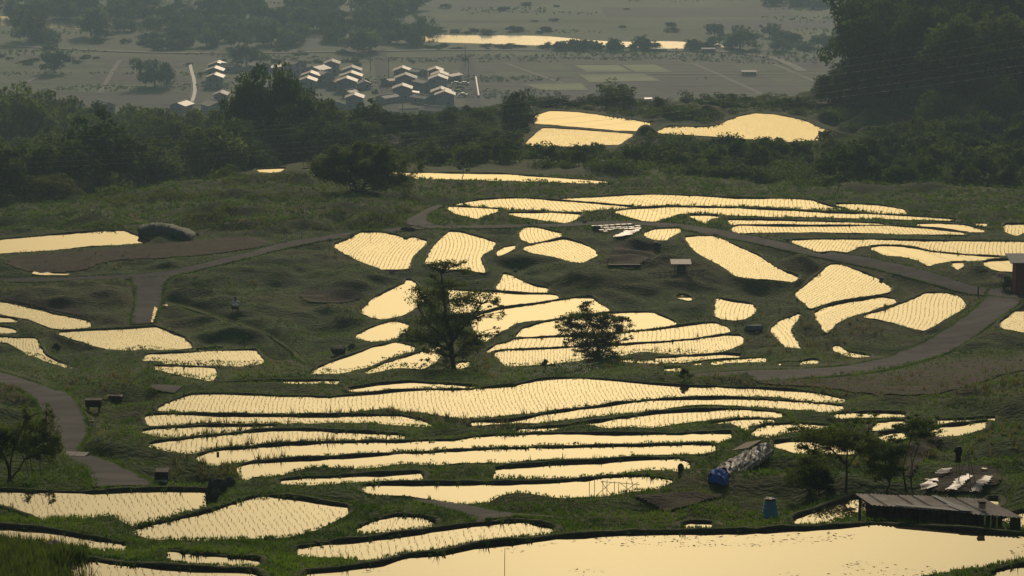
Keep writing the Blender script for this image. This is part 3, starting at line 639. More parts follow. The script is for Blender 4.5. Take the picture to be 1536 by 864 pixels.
def scatter(n, u0, u1, v0, v1, lo=60):
    u = rng.uniform(u0, u1, n); v = rng.uniform(v0, v1, n); x, y, z, ok = cast(H, u, v, lo); keep = ok & (samp(block, x, y) < rng.uniform(.05, .9, n)) & (samp(inpool.astype(float), x, y) < .02) & (samp(roadmask.astype(float), x, y) < .02)
    return x[keep], y[keep], z[keep]
# field banks: tufts spread evenly over what the eye sees
G = []
x, y, z = scatter(120000, -60, 1600, 340, 880); dens = fbm(x / 4, y / 4, 51, 3)
G.append(blades(x, y, z, .06 + .22 * np.clip(dens + .15, 0, 1) ** 1.3 * (1 - .5 * samp(near, x, y)), .03 + y * .00022, np.full(len(x), .8), 4))
x, y, z = scatter(16000, -60, 1600, 262, 345); G.append(blades(x, y, z, rng.uniform(.12, .35, len(x)), .05 + y * .0003, np.full(len(x), .8), 6))
# tufts along the rims of the banks
for q in pools:
    w_ = q['w']; n = q['n']; m = len(w_); per_m = 1 if q['d'] > 350 else (2 if q['d'] > 220 else 4)
    reps = per_m; i = np.repeat(np.arange(m), reps); off = rng.uniform(-.03, .45, len(i)); px = w_[i, 0] + n[i, 0] * off + rng.uniform(-.2, .2, len(i)); py = w_[i, 1] + n[i, 1] * off + rng.uniform(-.2, .2, len(i))
    c_ = fbm(px / 2.5, py / 2.5, 61, 2); keep = c_ > -.25; px, py, c_ = px[keep], py[keep], c_[keep]
    hh = .035 + .13 * np.clip(c_ + .2, 0, 1) ** 1.2 + (rng.uniform(0, 1, len(px)) > .975) * .25
    G.append(blades(px, py, np.full(len(px), q['z'] + q['h'] - .02), hh, np.full(len(px), .035 + q['d'] * .00015), np.full(len(px), .6), 5))
for (a, b, m) in draped:
    for e_, o_ in ((a, b), (b, a)):
        p = densify(e_, .22, False); inn = o_[np.clip(np.searchsorted(np.linspace(0, 1, len(o_)), np.linspace(0, 1, len(p))), 0, len(o_) - 1)] - p; inn /= np.linalg.norm(inn, axis=1)[:, None] + 1e-6
        w0 = vnoise(p[:, 0] * .8, p[:, 1] * .8, 44) * .35 + .05
        for r_ in range(3):
            q_ = p + inn * (w0 + rng.uniform(-.25, .12, len(p)))[:, None]; zq = samp(H, q_[:, 0], q_[:, 1]) + .04; G.append(blades(q_[:, 0], q_[:, 1], zq, rng.uniform(.06, .2, len(p)), .035 + q_[:, 1] * .0002, np.full(len(p), .7), 4))
tri_mesh('grass', np.vstack(G), M['grass'], kind='stuff', label='short green grass growing over the terrace banks')
# paler dry tufts
x, y, z = scatter(7000, -40, 1580, 270, 760); k = fbm(x / 14, y / 14, 71, 2) > .16; x, y, z = x[k], y[k], z[k]
tri_mesh('dry_grass', blades(x, y, z, rng.uniform(.25, .6, len(x)), .04 + y * .0002, np.full(len(x), .6), 6), M['drygrass'], kind='stuff', label='pale dry grass in patches on the banks')
# the lush clump at the lower left corner
u = rng.uniform(-40, 135, 900); v = rng.uniform(822, 905, 900); k = v > 822 + np.abs(u - 40) * .28 + 6 * np.sin(u / 9); x, y, z, ok = cast(H, u[k], v[k])
tri_mesh('tall_grass', blades(x, y, z, rng.uniform(.35, .8, len(x)), np.full(len(x), .075), np.full(len(x), .8), 6), M['lush'], kind='stuff', label='tall lush grass clump in the lower left corner')
x, y, z, ok = cast(H, rng.uniform(-20, 130, 1200), rng.uniform(800, 845, 1200)); k = samp(inpool.astype(float), x, y) < .1; x, y, z = x[k], y[k], z[k]
tri_mesh('tall_grass', blades(x, y, z, rng.uniform(.15, .38, len(x)), np.full(len(x), .06), np.full(len(x), .7), 5), M['lush'], kind='stuff', label='lush grass on the bank behind the corner clump')
# rice seedlings in rows
RV = []
for q in pools:
    if q['rows'] is None:
        continue
    far = q['d'] > 325; pitch = .68 if q['d'] > 480 else (.52 if far else (.42 if q['d'] > 250 else .28)); step = .24 if far else .2
    c = q['img'].mean(0); du, dv = q['rows']; L_ = 12 / math.hypot(du, dv)
    a = np.array(on_plane(c[0], c[1], q['z'])); b = np.array(on_plane(c[0] + du * L_, c[1] + dv * L_, q['z'])); d = (b - a) / np.linalg.norm(b - a); e = np.array([-d[1], d[0]])
    w_ = q['w']; ex = (w_ - a) @ e; ax = (w_ - a) @ d
    ks = np.arange(math.floor(ex.min() / pitch), math.ceil(ex.max() / pitch)); ls = np.arange(ax.min(), ax.max(), step); Kg, Ls = np.meshgrid(ks, ls)
    wig = .35 * np.sin(Ls / 4.1 + Kg * .02 + q['k']) + .9 * np.sin(Ls / 13. + q['k'] * 2)
    E_ = Kg * pitch + wig + rng.normal(0, .03, Kg.shape); A_ = Ls + rng.normal(0, .03, Kg.shape)
    pts = a + E_.ravel()[:, None] * e + A_.ravel()[:, None] * d; inn = inside(pts[:, 0], pts[:, 1], w_ - q['n'] * .25); pts = pts[inn]
    pts = pts[rng.uniform(0, 1, len(pts)) > .15 + .35 * (fbm(pts[:, 0] / 3, pts[:, 1] / 3, 91, 2) > .28)]
    n = len(pts); RV.append(blades(pts[:, 0], pts[:, 1], np.full(n, q['z'] + .02), rng.uniform(.035, .07, n) * (1 if not far else 1.1), np.full(n, .012 + q['d'] * .00004), np.full(n, .6), 3))
RV = np.vstack(RV); print('seedling tris', len(RV) // 3, 'grass', sum(len(g) for g in G) // 3)
tri_mesh('rice_seedlings', RV, M['rice'], kind='stuff', label='young rice seedlings planted in rows in the flooded terraces')
# weeds and flecks floating on the large pond
q = min(pools, key=lambda q: q['d']); big = max((p_ for p_ in pools if p_['d'] < 125), key=lambda p_: abs(area2(p_['w'])))
lo = big['w'].min(0); hi = big['w'].max(0); n = 5200; px = rng.uniform(lo[0], hi[0], n); py = rng.uniform(lo[1], hi[1], n); c_ = fbm(px / 5, py / 2.2, 95, 3)
k = inside(px, py, big['w'] - big['n'] * .3) & (c_ > .2); px, py = px[k], py[k]; n = len(px); an = rng.uniform(0, 6.28, (n, 3)); rr = rng.uniform(.02, .07, (n, 1))
V = np.stack([px[:, None] + np.cos(an) * rr * 1.6, py[:, None] + np.sin(an) * rr, np.full((n, 3), big['z'] + .006)], 2).reshape(-1, 3)
tri_mesh('floating_weed', V, M['mud'], kind='stuff', label='dark flecks of weed floating on the large pond')
# undergrowth on the wild slopes
keepout = np.zeros(H.shape)
for q in pools:
    if q['d'] > 385:
        sl, mk = grid_mask(q['w'] + q['n'] * np.where(q['n'][:, 1:] < 0, 8.0, .8)); kk = keepout[sl]; kk[mk] = 1
x, y, z, ok = cast(H, rng.uniform(-40, 1600, 30000), rng.uniform(148, 335, 30000), 300); vtop = np.interp(x / y * F + CX, [0, 130, 300, 380, 500, 800, 1100, 1250, 1400, 1536], [332, 312, 274, 256, 254, 252, 268, 292, 312, 328])
vv_ = CY + F * ((-z * cp_ - y * sp_) / (y * cp_ - z * sp_)); k = ok & (vv_ < vtop - 2) & (y < 780) & (samp(inpool.astype(float), x, y) < .01) & (samp(near0, x, y) < .3) & (samp(keepout, x, y) < .05) & (samp(roadmask.astype(float), x, y) < .02) & (fbm(x / 12, y / 12, 97, 2) > -.12) & (y > 385); x, y, z = x[k], y[k], z[k]; r = rng.uniform(.6, 1.5, len(x)) * np.where(vv_[k] < 168, .6, 1)
tri_mesh('undergrowth', leafcloud(x, y, z + r * .3, r, 26, .20 + r * .16), M['leaf'], kind='stuff', label='dense dark scrub covering the wild slopes below the trees')
# low hummocky scrub on the left mound and the banks between the fields
x, y, z = scatter(2600, 120, 620, 262, 345); k = fbm(x / 9, y / 9, 99, 2) > .08; x, y, z = x[k], y[k], z[k]; r = rng.uniform(.3, .9, len(x))
tri_mesh('undergrowth', leafcloud(x, y, z + .05, r, 22, .14 + r * .1), M['leaf2'], kind='stuff', label='knee high weeds in humps on the left mound')
x, y, z = scatter(2400, -20, 1560, 400, 800); k = (fbm(x / 7, y / 7, 101, 2) > .17); x, y, z = x[k], y[k], z[k]; r = rng.uniform(.12, .3, len(x))
tri_mesh('undergrowth', leafcloud(x, y, z + .03, r, 20, .07 + r * .08), M['leaf'], kind='stuff', label='scattered leafy weeds on the terrace banks')
print('plants', time.time() - T00)

# ------------------------------------------------------------------ trees
def crown_mesh(seed, rad, hgt, base, nclump, per, size, matk, lump=.32):
    g = np.random.default_rng(seed); th = g.uniform(0, 2 * np.pi, nclump); ph = np.arccos(g.uniform(-.55, 1, nclump)); rr = g.uniform(.55, 1.0, nclump) * (1 + .22 * np.sin(th * 3 + seed) + .15 * np.sin(th * 2 + seed * 2))
    cx = np.sin(ph) * np.cos(th) * rad * rr; cy = np.sin(ph) * np.sin(th) * rad * rr; cz = base + hgt * .5 + np.cos(ph) * hgt * .5 * rr * g.uniform(.85, 1.1, nclump)
    r = rad * lump * g.uniform(.6, 1.25, nclump); V = leafcloud(cx, cy, cz, r, per, size, .7, .45, .3)
    return mesh_np('crown', V, np.arange(len(V)).reshape(-1, 3), [M[matk]])
def trunk_mesh(seed, hgt, rad, branches=5):
    g = random.Random(seed); mb = MB(); lx, ly = g.uniform(-.5, .5), g.uniform(-.5, .5)
    mb.tube([(0, 0, -.6), (lx * .2, ly * .2, hgt * .3), (lx * .6, ly * .6, hgt * .65), (lx, ly, hgt)], [rad * 1.25, rad, rad * .7, rad * .3], 6)
    for i in range(branches):
        a = g.uniform(0, 6.28); h0 = hgt * g.uniform(.35, .8); L_ = hgt * g.uniform(.25, .4)
        mb.tube([(lx * .5, ly * .5, h0), (lx * .5 + math.cos(a) * L_ * .6, ly * .5 + math.sin(a) * L_ * .6, h0 + L_ * .5), (math.cos(a) * L_, math.sin(a) * L_, h0 + L_ * .9)], [rad * .5, rad * .35, rad * .12], 5)
    return mb.mesh('trunk', M['bark'])
FT = [(crown_mesh(100 + i, 5.6, 9.5, 3.2, 64, 66, .62, 'leaf'), trunk_mesh(200 + i, 9, .28)) for i in range(6)]
LT = [(crown_mesh(800 + i, 5.6, 11.5, -.3, 64, 66, .62, 'leaf', .36), FT[i][1]) for i in range(4)]
BT = [(crown_mesh(300 + i, 1.5, 2.4, .1, 22, 60, .26, 'leaf', .4), trunk_mesh(400 + i, 1.6, .07, 4)) for i in range(4)]
VT = [(crown_mesh(500 + i, 6, 9.2, -.6, 26, 44, 1.15, 'leaf', .36), trunk_mesh(600 + i, 6, .3, 3)) for i in range(5)]
def tree(kit, x, y, z, s, name, label, cat, group, sz=1.0):
    c, t = kit; r = bpy.data.objects.new(name, None); link(r); r.location = (x, y, z); r.rotation_euler = (0, 0, random.uniform(0, 6.28)); r.scale = (s, s, s * sz)
    r['label'] = label; r['category'] = cat
    if group: r['group'] = group
    obj('trunk', t, r); obj('crown', c, r); return r
def terr(x, y): return float(samp(H, x, y))
def to_px(x, y, z):
    zz = y * cp_ - z * sp_; return CX + F * x / zz, CY + F * (-z * cp_ - y * sp_) / zz
def zfield(y, ulist):  # which slope belongs to the woods
    pass
# left wood: spread over the ground behind the mound
cnt = 0; placed = []
def try_place(x, y, md):
    for (a, b) in placed:
        if (a - x) ** 2 + (b - y) ** 2 < md * md: return False
    placed.append((x, y)); return True
for _ in range(9000):
    y = random.uniform(352, 690) * K; u = random.uniform(-90, 768); x = (u - CX) / F * y * 1.0
    lim = np.interp(u, [-90, 0, 130, 300, 400, 520, 600, 700, 800], [356, 358, 372, 402, 425, 440, 470, 500, 530]) * K
    if y < lim or cnt > 265: continue
    z = terr(x, y); s = random.uniform(.75, 1.15) * K
    if u > 520: s *= np.interp(u, [520, 600, 800], [.8, .5, .42])
    top = z + 12.7 * s; tv = to_px(x, y, top)[1]
    vmin = np.interp(u, [-90, 0, 40, 90, 110, 200, 250, 262, 345, 354, 400, 450, 475, 486, 600, 650, 700, 740, 760, 800], [140, 130, 128, 140, 152, 150, 154, 161, 164, 118, 104, 118, 140, 162, 166, 160, 153, 150, 138, 150])
    if tv < vmin:
        s *= .75; top = z + 12.7 * s; tv = to_px(x, y, top)[1]
        if tv < vmin - 2: continue
    if not try_place(x, y, 7.2 * max(s, .5 * K)): continue
    tree(random.choice(FT), x, y, z - .8, s, 'broadleaf_tree', 'dark broadleaf tree in the dense wood on the left below the mound', 'tree', 'trees of the left wood', random.uniform(.85, 1.1)); cnt += 1
print('left wood', cnt)
# the tall rounded tree that rises over the houses
def at_px(u, v, lo=60): x, y, z, ok = cast(H, [u], [v], lo); return float(x[0]), float(y[0]), float(z[0])
def atY(u, y): x = (u - CX) / F * (y * cp_ + 72 * sp_); return x, y, terr(x, y)
def tree_to(u, y, vtop, wpx, kit, name, label, cat, group=None, base=None):
    y = y * K
    x, y, z = atY(u, y); z -= .3; d = y; htop = 0
    zt = y * (-(sp_ + (vtop - CY) / F * cp_)) / (cp_ - (vtop - CY) / F * sp_); hgt = zt - z; wd = wpx / F * d
    r = tree(kit, x, y, z, 1, name, label, cat, group); b = kit[0]; vs = np.empty(len(b.vertices) * 3); b.vertices.foreach_get('co', vs); vs = vs.reshape(-1, 3)
    sx = wd / (np.percentile(vs[:, 0], 99) - np.percentile(vs[:, 0], 1)); sz = hgt / np.percentile(vs[:, 2], 99.5); r.scale = (sx, sx, sz); return r
tree_to(405, 470, 105, 108, (crown_mesh(720, 6, 12, -.3, 130, 90, .6, 'leaf', .36), FT[0][1]), 'broadleaf_tree', 'tallest rounded tree of the left wood, in front of the houses', 'tree')
for u_, vt_, wp_, kk_, lb_ in ((375, 121, 74, 0, 'tree leaning on the left flank of the tallest tree in the left wood'), (437, 120, 80, 2, 'tree on the right flank of the tallest tree in the left wood'), (455, 140, 70, 3, 'lower tree right of the tallest group in the left wood'), (352, 142, 56, 3, 'lower tree left of the tallest group in the left wood')): tree_to(u_, 468, vt_, wp_, LT[kk_], 'broadleaf_tree', lb_, 'tree')
tree_to(555, 480, 150, 80, FT[1], 'broadleaf_tree', 'dark tree below the second cluster of houses, right of the tallest one', 'tree')
tree_to(45, 560, 131, 120, LT[2], 'broadleaf_tree', 'broad rounded tree at the left edge of the wood', 'tree')
tree_to(88, 338, 262, 88, (crown_mesh(701, 5, 8, 1.2, 44, 80, .42, 'leaf2'), trunk_mesh(702, 6, .2)), 'broadleaf_tree', 'pale green tree with a dark trunk behind the long pond at the left edge', 'tree')
tree_to(776, 478, 136, 46, LT[3], 'broadleaf_tree', 'dark tree left of the two ponds on the far ridge', 'tree')
tree_to(925, 548, 120, 62, LT[0], 'broadleaf_tree', 'rounded tree rising from the ridge hedge above the far ponds', 'tree')
for u, y, vt, wp in ((800, 525, 147, 40), (835, 528, 142, 46), (868, 530, 146, 40), (893, 530, 141, 44), (965, 532, 150, 40), (1000, 536, 148, 36), (1030, 538, 139, 46), (1062, 540, 141, 42), (1092, 540, 140, 44), (1120, 542, 142, 40), (1150, 542, 139, 40), (1180, 545, 142, 46), (1205, 545, 146, 40)):
    tree_to(u, y + 20, vt, wp, random.choice(LT), 'hedge_bush', 'dark bush in the ridge hedge behind the far ponds', 'bush', 'bushes of the ridge hedge')
# right wood on the hill
R1 = [(1305, 545, -40, 130), (1258, 540, 98, 74), (1242, 536, 118, 50), (1288, 530, 78, 80), (1345, 540, 60, 90), (1375, 560, 10, 120), (1440, 560, -30, 140), (1390, 520, 95, 90), (1470, 520, 60, 110), (1530, 540, -20, 150), (1430, 500, 120, 80), (1530, 490, 70, 100), (1500, 470, 120, 70), (1600, 520, 20, 130), (1330, 520, 105, 70), (1360, 600, -60, 140), (1480, 610, -80, 150), (1580, 600, -80, 150), (1340, 575, -50, 110)]
for i, (u, y, vt, wp) in enumerate(R1):
    tree_to(u, y, vt, wp, LT[i % 4], 'broadleaf_tree', ['tall tree at the left edge of the wood on the right hill', 'low spreading tree at the foot of the right wood beside the valley'][i] if i < 2 else 'dark broadleaf tree in the wood on the right hill', 'tree', None if i < 2 else 'trees of the right wood')
n = 0
for _ in range(900):
    u = random.uniform(1290, 1640); y = random.uniform(470, 660) * K; x, y, z = atY(u, y); pu, pv = to_px(x, y, z)
    if pv > 150 or n > 75 or not try_place(x, y, 7.0 * K): continue
    tree(random.choice(FT), x, y, z - .8, random.uniform(.8, 1.15) * K, 'broadleaf_tree', 'dark broadleaf tree in the wood on the right hill', 'tree', 'trees of the right wood', random.uniform(.9, 1.15)); n += 1
tree_to(1405, 470, 136, 70, (crown_mesh(711, 5, 6, .6, 44, 80, .42, 'leaf2'), trunk_mesh(712, 5, .15)), 'bush', 'lighter green rounded bush at the foot of the right wood', 'bush')
# shrubs of the slope between the terraces and the far ridge
n = 0
for _ in range(1500):
    u = random.uniform(620, 1600); y = K * (random.uniform(380, 470) if u < 1230 else random.uniform(350, 520)); x, y, z = atY(u, y); pu, pv = to_px(x, y, z)
    lo_ = np.interp(u, [620, 800, 1100, 1250, 1400, 1600], [250, 250, 264, 284, 306, 324]); hi_ = np.interp(u, [620, 760, 800, 1290, 1400, 1600], [178, 200, 240, 236, 178, 172])
    if not (hi_ < pv < lo_) or n > 210 or samp(inpool.astype(float), x, y) > .01 or samp(near0, x, y) > .3 or samp(keepout, x - 0, y) > .01 or samp(keepout, x, y + 3) > .01 or samp(roadmask.astype(float), x, y) > .01: continue
    dx = [1 for (a, b) in placed if (a - x) ** 2 + (b - y) ** 2 < 9]
    if dx: continue
    placed.append((x, y)); tree(random.choice(BT), x, y, z - .2, K * random.uniform(.6, 1.35) * (1.35 if u > 1250 else 1), 'shrub', 'dark shrub on the wild slope between the terraces and the far ridge', 'shrub', 'shrubs of the wild slope'); n += 1
print('shrubs', n, time.time() - T00)
# valley trees, standing on the flat beyond the houses
def vtree(u, vb, wpx, hpx, label, group, name='valley_tree', cat='tree'):
    x, y = on_plane(u, vb, ZV); x, y = float(x), float(y); k = F / y; c, t = VT[random.randrange(5)]
    r = tree((c, t), x, y, ZV, 1, name, label, cat, group); r.scale = (wpx / k / 13.5, wpx / k / 13.5, hpx / k / 9.6)
BIG = [(137, 56, 58, 48, 'great round tree by the river in the far left valley'), (82, 110, 52, 36, 'lone round tree in the meadow at the far left'), (232, 132, 62, 52, 'round tree in the meadow left of the first houses'), (370, 100, 62, 36, 'broad tree just behind the first row of houses'),
       (545, 78, 74, 36, 'dark rounded thicket behind the middle houses'), (50, 62, 56, 50, 'dark tree between the two bright river bends at the far left'), (186, 48, 40, 26, 'pale tree in front of the shining river at the far left'), (1110, 74, 60, 34, 'dark grove on the far bank of the river at the right')]
for u, vb, wp, hp, lb in BIG: vtree(u, vb, wp, hp, lb, None)
def belt(n, u0, u1, v0, v1, w0, w1, asp, label, group, cond=None, name='valley_tree', cat='tree'):
    k = 0
    for _ in range(n * 3):
        if k >= n: break
        u = random.uniform(u0, u1); v = random.uniform(v0, v1); 
        if cond and not cond(u, v): continue
        wp = random.uniform(w0, w1); vtree(u, v, wp, wp * random.uniform(.6, .9) * asp, label, group, name, cat); k += 1
belt(40, 0, 560, 78, 100, 8, 20, .45, 'low bush in the hazy meadow on the left', 'bushes of the hazy meadow', lambda u, v: fbm(np.array([u / 40.]), np.array([v / 6.]), 3, 2)[0] > .05 and not 300 < u < 345, 'meadow_bush', 'bush')
belt(96, 225, 640, 10, 74, 26, 52, 1.0, 'hazy tree in the riverside wood behind the houses', 'trees of the riverside wood', lambda u, v: v > 20 or u > 300)
belt(34, -20, 225, 8, 34, 26, 50, .9, 'hazy tree beyond the river at the far left', 'trees beyond the far left river bend')
belt(20, -20, 300, 56, 76, 18, 40, .6, 'low tree on the near bank of the river at the far left', 'trees on the near river bank')
belt(34, 815, 988, 73, 77, 14, 26, .95, 'small tree in the thicket along the shining river', 'riverside thicket')
belt(12, 1034, 1075, 74, 77, 12, 22, .9, 'small tree at the right end of the shining river', 'trees at the right end of the river')
belt(30, 640, 830, 70, 76, 8, 17, .55, 'small bush on the bank of the shining river', 'small riverside bushes', lambda u, v: not (690 < u < 725 or 785 < u < 812), 'riverside_bush', 'bush')
belt(16, 640, 1060, 46, 54, 12, 30, .55, 'small tree on the far bank of the shining river', 'trees on the far river bank')
belt(22, 1060, 1290, 56, 78, 18, 36, .8, 'hazy tree in the grove at the right end of the river', 'trees of the right river grove')
belt(16, 1130, 1300, 2, 14, 26, 46, .7, 'hazy tree at the top of the view beside the right wood', 'far trees at the top of the view')
belt(9, 640, 1130, 2, 44, 10, 22, .45, 'lone hazy tree on the far plain', 'lone trees on the far plain')
belt(34, 300, 700, 92, 160, 5, 12, 1.0, 'garden tree between the houses', 'garden trees among the houses', None, 'garden_tree')
n = 14000; uu = rng.uniform(-30, 1300, n); v_ = rng.uniform(-4, 160, n); x, y = on_plane(uu, v_, ZV); dn = fbm(x / 90, y / 30, 131, 3); k = (dn > .2) & ~((v_ > 52) & (v_ < 76)) & ~((v_ > 92) & (uu > 840) & (uu < 1020)); x, y, dn = x[k], y[k], dn[k]; r = rng.uniform(.25, .7, len(x)) * np.where(dn > .3, 1.6, 1)
tri_mesh('scrub', leafcloud(x, y, np.full(len(x), ZV + .4) + r * .3, r, 12, .5 + r * .3), M['leaf2'], kind='stuff', label='thin scrub and rough grass scattered over the valley floor')
print('valley trees', time.time() - T00)

# ------------------------------------------------------------------ the near trees, each grown limb by limb
def grow(seed, H_, spread, rad, nlimb, leaf_n, leaf_s, first=.22, tiers=1.0, flat=.35, lean=(0, 0), cone=.4, side=None, stems=1, sparse=1.0, clump=.42):
    g = random.Random(seed); wood = MB(); tips = []
    def limb(p, d, L_, r, dep):
        pts = [Vector(p)]; n = 5; d = Vector(d).normalized(); rr = [r]
        for i in range(n):
            d = (d + Vector((g.uniform(-.2, .2), g.uniform(-.2, .2), g.uniform(-.06, .13)))).normalized(); pts.append(pts[-1] + d * L_ / n); rr.append(r * (1 - .8 * (i + 1) / n))
        wood.tube(pts, rr, 6 if dep == 0 else 4)
        if dep < 2:
            for i in range(g.randint(4, 6) if dep == 0 else g.randint(3, 4)):
                k = g.uniform(.3, 1.0); q = pts[min(n, max(1, int(k * n)))]; sd_ = d.cross(Vector((0, 0, 1))) * g.choice((-1, 1)); dd = (d * g.uniform(.4, .9) + sd_ * g.uniform(.4, 1) + Vector((0, 0, g.uniform(0, .35)))).normalized()
                limb(q, dd, L_ * g.uniform(.35, .55), r * .45, dep + 1)
        for q in pts[2 if dep else 3:]: tips.append((q, dep))
    for s in range(stems):
        base = Vector((g.uniform(-.1, .1) * stems, g.uniform(-.1, .1), -.2)); ang = 6.28 * s / max(1, stems) + .6; ld = Vector((lean[0], lean[1], 0)) + (Vector((math.cos(ang), math.sin(ang) * .6, 0)) * .5 if stems > 1 else Vector((0, 0, 0)))
        pts = [base]; hs = H_ * (1 if stems == 1 else g.uniform(.65, .9))
        for i in range(8): pts.append(base + Vector((ld.x * H_ * ((i + 1) / 8) + g.uniform(-.08, .08), ld.y * H_ * ((i + 1) / 8) + g.uniform(-.08, .08), hs * (i + 1) / 8 + .2)))
        wood.tube(pts, [rad * (1.25 - 1.12 * i / 8) for i in range(9)], 8)
        for i in range(nlimb):
            k = first + (1 - first) * (i + .5) / nlimb; j = min(7, int(k * 8)); f = k * 8 - j; q = pts[j].lerp(pts[j + 1], f); a = i * 2.4 + g.uniform(-.5, .5)
            kk = max(0, (k - first) / (1 - first)); L_ = spread * (1 - cone * kk) * (.55 + .45 * math.sin(math.pi * min(1, kk * 1.2 + .25))) * g.uniform(.75, 1.15)
            if side and math.cos(a) * side > 0: L_ *= 1.25
            limb(q, (math.cos(a), math.sin(a), .12 + .45 * kk), L_, rad * .42 * (1 - .5 * kk), 0)
        for i in range(3): tips.append((pts[-1] + Vector((0, 0, -.1 * i)), 1))
    wt = [1.0 if dp else .5 for _, dp in tips]; n = int(leaf_n / 14); ch = g.choices(range(len(tips)), wt, k=n)
    nr = np.random.default_rng(seed); C = np.array([tips[c][0] for c in ch]) + nr.normal(0, .10, (n, 3)) * clump * 2; r = nr.uniform(.5, 1.2, n) * clump
    V = leafcloud(C[:, 0], C[:, 1], C[:, 2] + .04, r, 14, leaf_s, flat, .1, .9)
    return wood, V
def near_tree(px, py, seed, label, H_, m='leaf', name='tree', cat='tree', **kw):
    x, y, z = at_px(px, py); wood, V = grow(seed, H_, **kw); r = bpy.data.objects.new(name, None); link(r); r.location = (x, y, z); r['label'] = label; r['category'] = cat
    wood.build('trunk', M['bark'], r); obj('crown', mesh_np('crown', V, np.arange(len(V)).reshape(-1, 3), [M[m]]), r); print(name, round(x, 1), round(y, 1), round(z, 1), 'px/m', round(F / y, 1)); return r
def shaped_tree(px, py, base, unit, clumps, label, name, seed, r0=.42, per=150, leaf=.13, flat=.55, m='leaf', rad=.16, depth=.8, path=None, forks=None, yd=None):
    """clumps: (X, Y[, size]) measured in an enlarged view, base: foot of the trunk there, unit: view units per metre"""
    x, y, z = at_px(px, py); drop = .3
    if yd: dx_, dy_, dz_ = ray(px, py); x, y, z = float(dx_) * yd / float(dy_), yd, float(dz_) * yd / float(dy_); drop = max(.3, z - terr(x, y) + .3)
    g = np.random.default_rng(seed); rt = empty_(name, (x, y, z), label, 'tree'); P3 = []
    for c in clumps: k = c[2] if len(c) > 2 else 1; P3.append(((c[0] - base[0]) / unit, g.normal(0, .5) * depth, (base[1] - c[1]) / unit, k))
    extra = []
    for (a_, b_, c_, k) in P3: extra.append((a_ + g.normal(0, .25), g.normal(0, .6) * depth, c_ + g.normal(0, .2), k * .8))
    B_ = np.array(P3)
    for i in range(len(B_)):
        dd = np.linalg.norm(B_[:, [0, 2]] - B_[i, [0, 2]], axis=1); j = np.argsort(dd)[1 + g.integers(0, 3)]; f_ = g.uniform(.3, .7)
        if dd[j] < 1.3 * r0 * 2.2: extra.append(tuple(B_[i, :3] * f_ + B_[j, :3] * (1 - f_) + g.normal(0, .12, 3)) + (.75 * min(B_[i, 3], B_[j, 3]),))
    A_ = np.array(P3 + extra); rr = r0 * .50 * A_[:, 3] * g.uniform(.7, 1.25, len(A_)); n_ = np.maximum(20, (per * .75 * A_[:, 3] ** 1.5)).astype(int); ci = np.repeat(np.arange(len(A_)), n_)
    C_ = A_[ci, :3] + g.normal(size=(len(ci), 3)) * rr[ci][:, None] * [1.05, 1.05, flat]; V = leafcloud(C_[:, 0], C_[:, 1], C_[:, 2], np.full(len(ci), .02), 1, leaf, 1, 0, .9)
    wood = MB(); pth = [Vector(((a_ - base[0]) / unit, 0, (base[1] - b_) / unit)) for a_, b_ in path]; wood.tube([pth[0] - Vector((0, 0, drop))] + pth, [rad * 1.3] + [rad * (1 - .85 * i / len(pth)) for i in range(len(pth))], 8)
    for fk in (forks or []): q = [Vector(((a_ - base[0]) / unit, .15 * (i % 2), (base[1] - b_) / unit)) for i, (a_, b_) in enumerate(fk)]; wood.tube(q, [rad * .6 * (1 - .75 * i / len(q)) for i in range(len(q))], 6); pth = pth + q
    for (a_, b_, c_, k) in A_:
        t = Vector((a_, b_, c_)); cand = [q for q in pth if q.z < t.z - .1] or [pth[0]]; q = min(cand, key=lambda q: (q - t).length + abs(q.z - t.z + .5) * .6); md = q.lerp(t, .5) + Vector((g.normal(0, .08), g.normal(0, .08), .12))
        wood.tube([q, md, t], [rad * .22, rad * .15, rad * .06], 4, cap=False)
    wood.build('trunk', M['bark'], rt); obj('crown', mesh_np('crown', V, np.arange(len(V)).reshape(-1, 3), [M[m]]), rt); return rt
def empty_(name, loc, label, cat):
    r = bpy.data.objects.new(name, None); link(r); r.location = loc; r['label'] = label; r['category'] = cat; return r
shaped_tree(681, 556, (440, 850), 96, [(330,60,.7),(380,80,.8),(430,75,.6),(500,100,.6),(300,90,.6),(550,112,.5),(200,280),(260,270),(330,280),(380,300),(160,350,.8),(230,340),(300,380),(500,290),(560,310,.8),(640,290,.7),(700,320,.6),(745,350,.5),(790,372,.4),(795,450,.4),(700,430,.4),(600,380,.6),(540,350,.8),(460,360),(250,430,1.1),(330,440,1.2),(400,430,1.1),(470,440),(550,430,.8),(180,480,.9),(300,520,1.3),(380,520,1.2),(450,520,1.2),(520,500),(620,480,.5),(160,560,.8),(80,560,.5),(50,610,.45),(130,620,.7),(220,600,.8),(280,590,.8),(350,600,1.2),(430,590,1.2),(520,560,.9),(600,570,.7),(680,570,.5),(740,560,.4),(570,630,1),(630,650,.8),(300,650,.7),(200,670,.6),(240,720,.5),(340,720,.6),(380,680,.9),(520,650,1.1),(530,710,1),(600,700,.7),(250,780,.35),(390,750,.6),(350,200,.7),(420,200,.7),(480,220,.7),(280,190,.6),(380,240,.8)],
    'large loose tree standing alone in the middle of the terraces', 'lone_tree', 11, r0=.72, per=250, leaf=.145, rad=.21, depth=1.6, yd=208, path=[(440, 850), (428, 760), (420, 680), (425, 600), (390, 480), (375, 360), (360, 240), (350, 130)], forks=[[(425, 640), (480, 560), (560, 470), (640, 360)], [(420, 690), (360, 600), (250, 500), (180, 380)], [(428, 760), (500, 690), (600, 600)], [(420, 700), (330, 660), (200, 620)]])
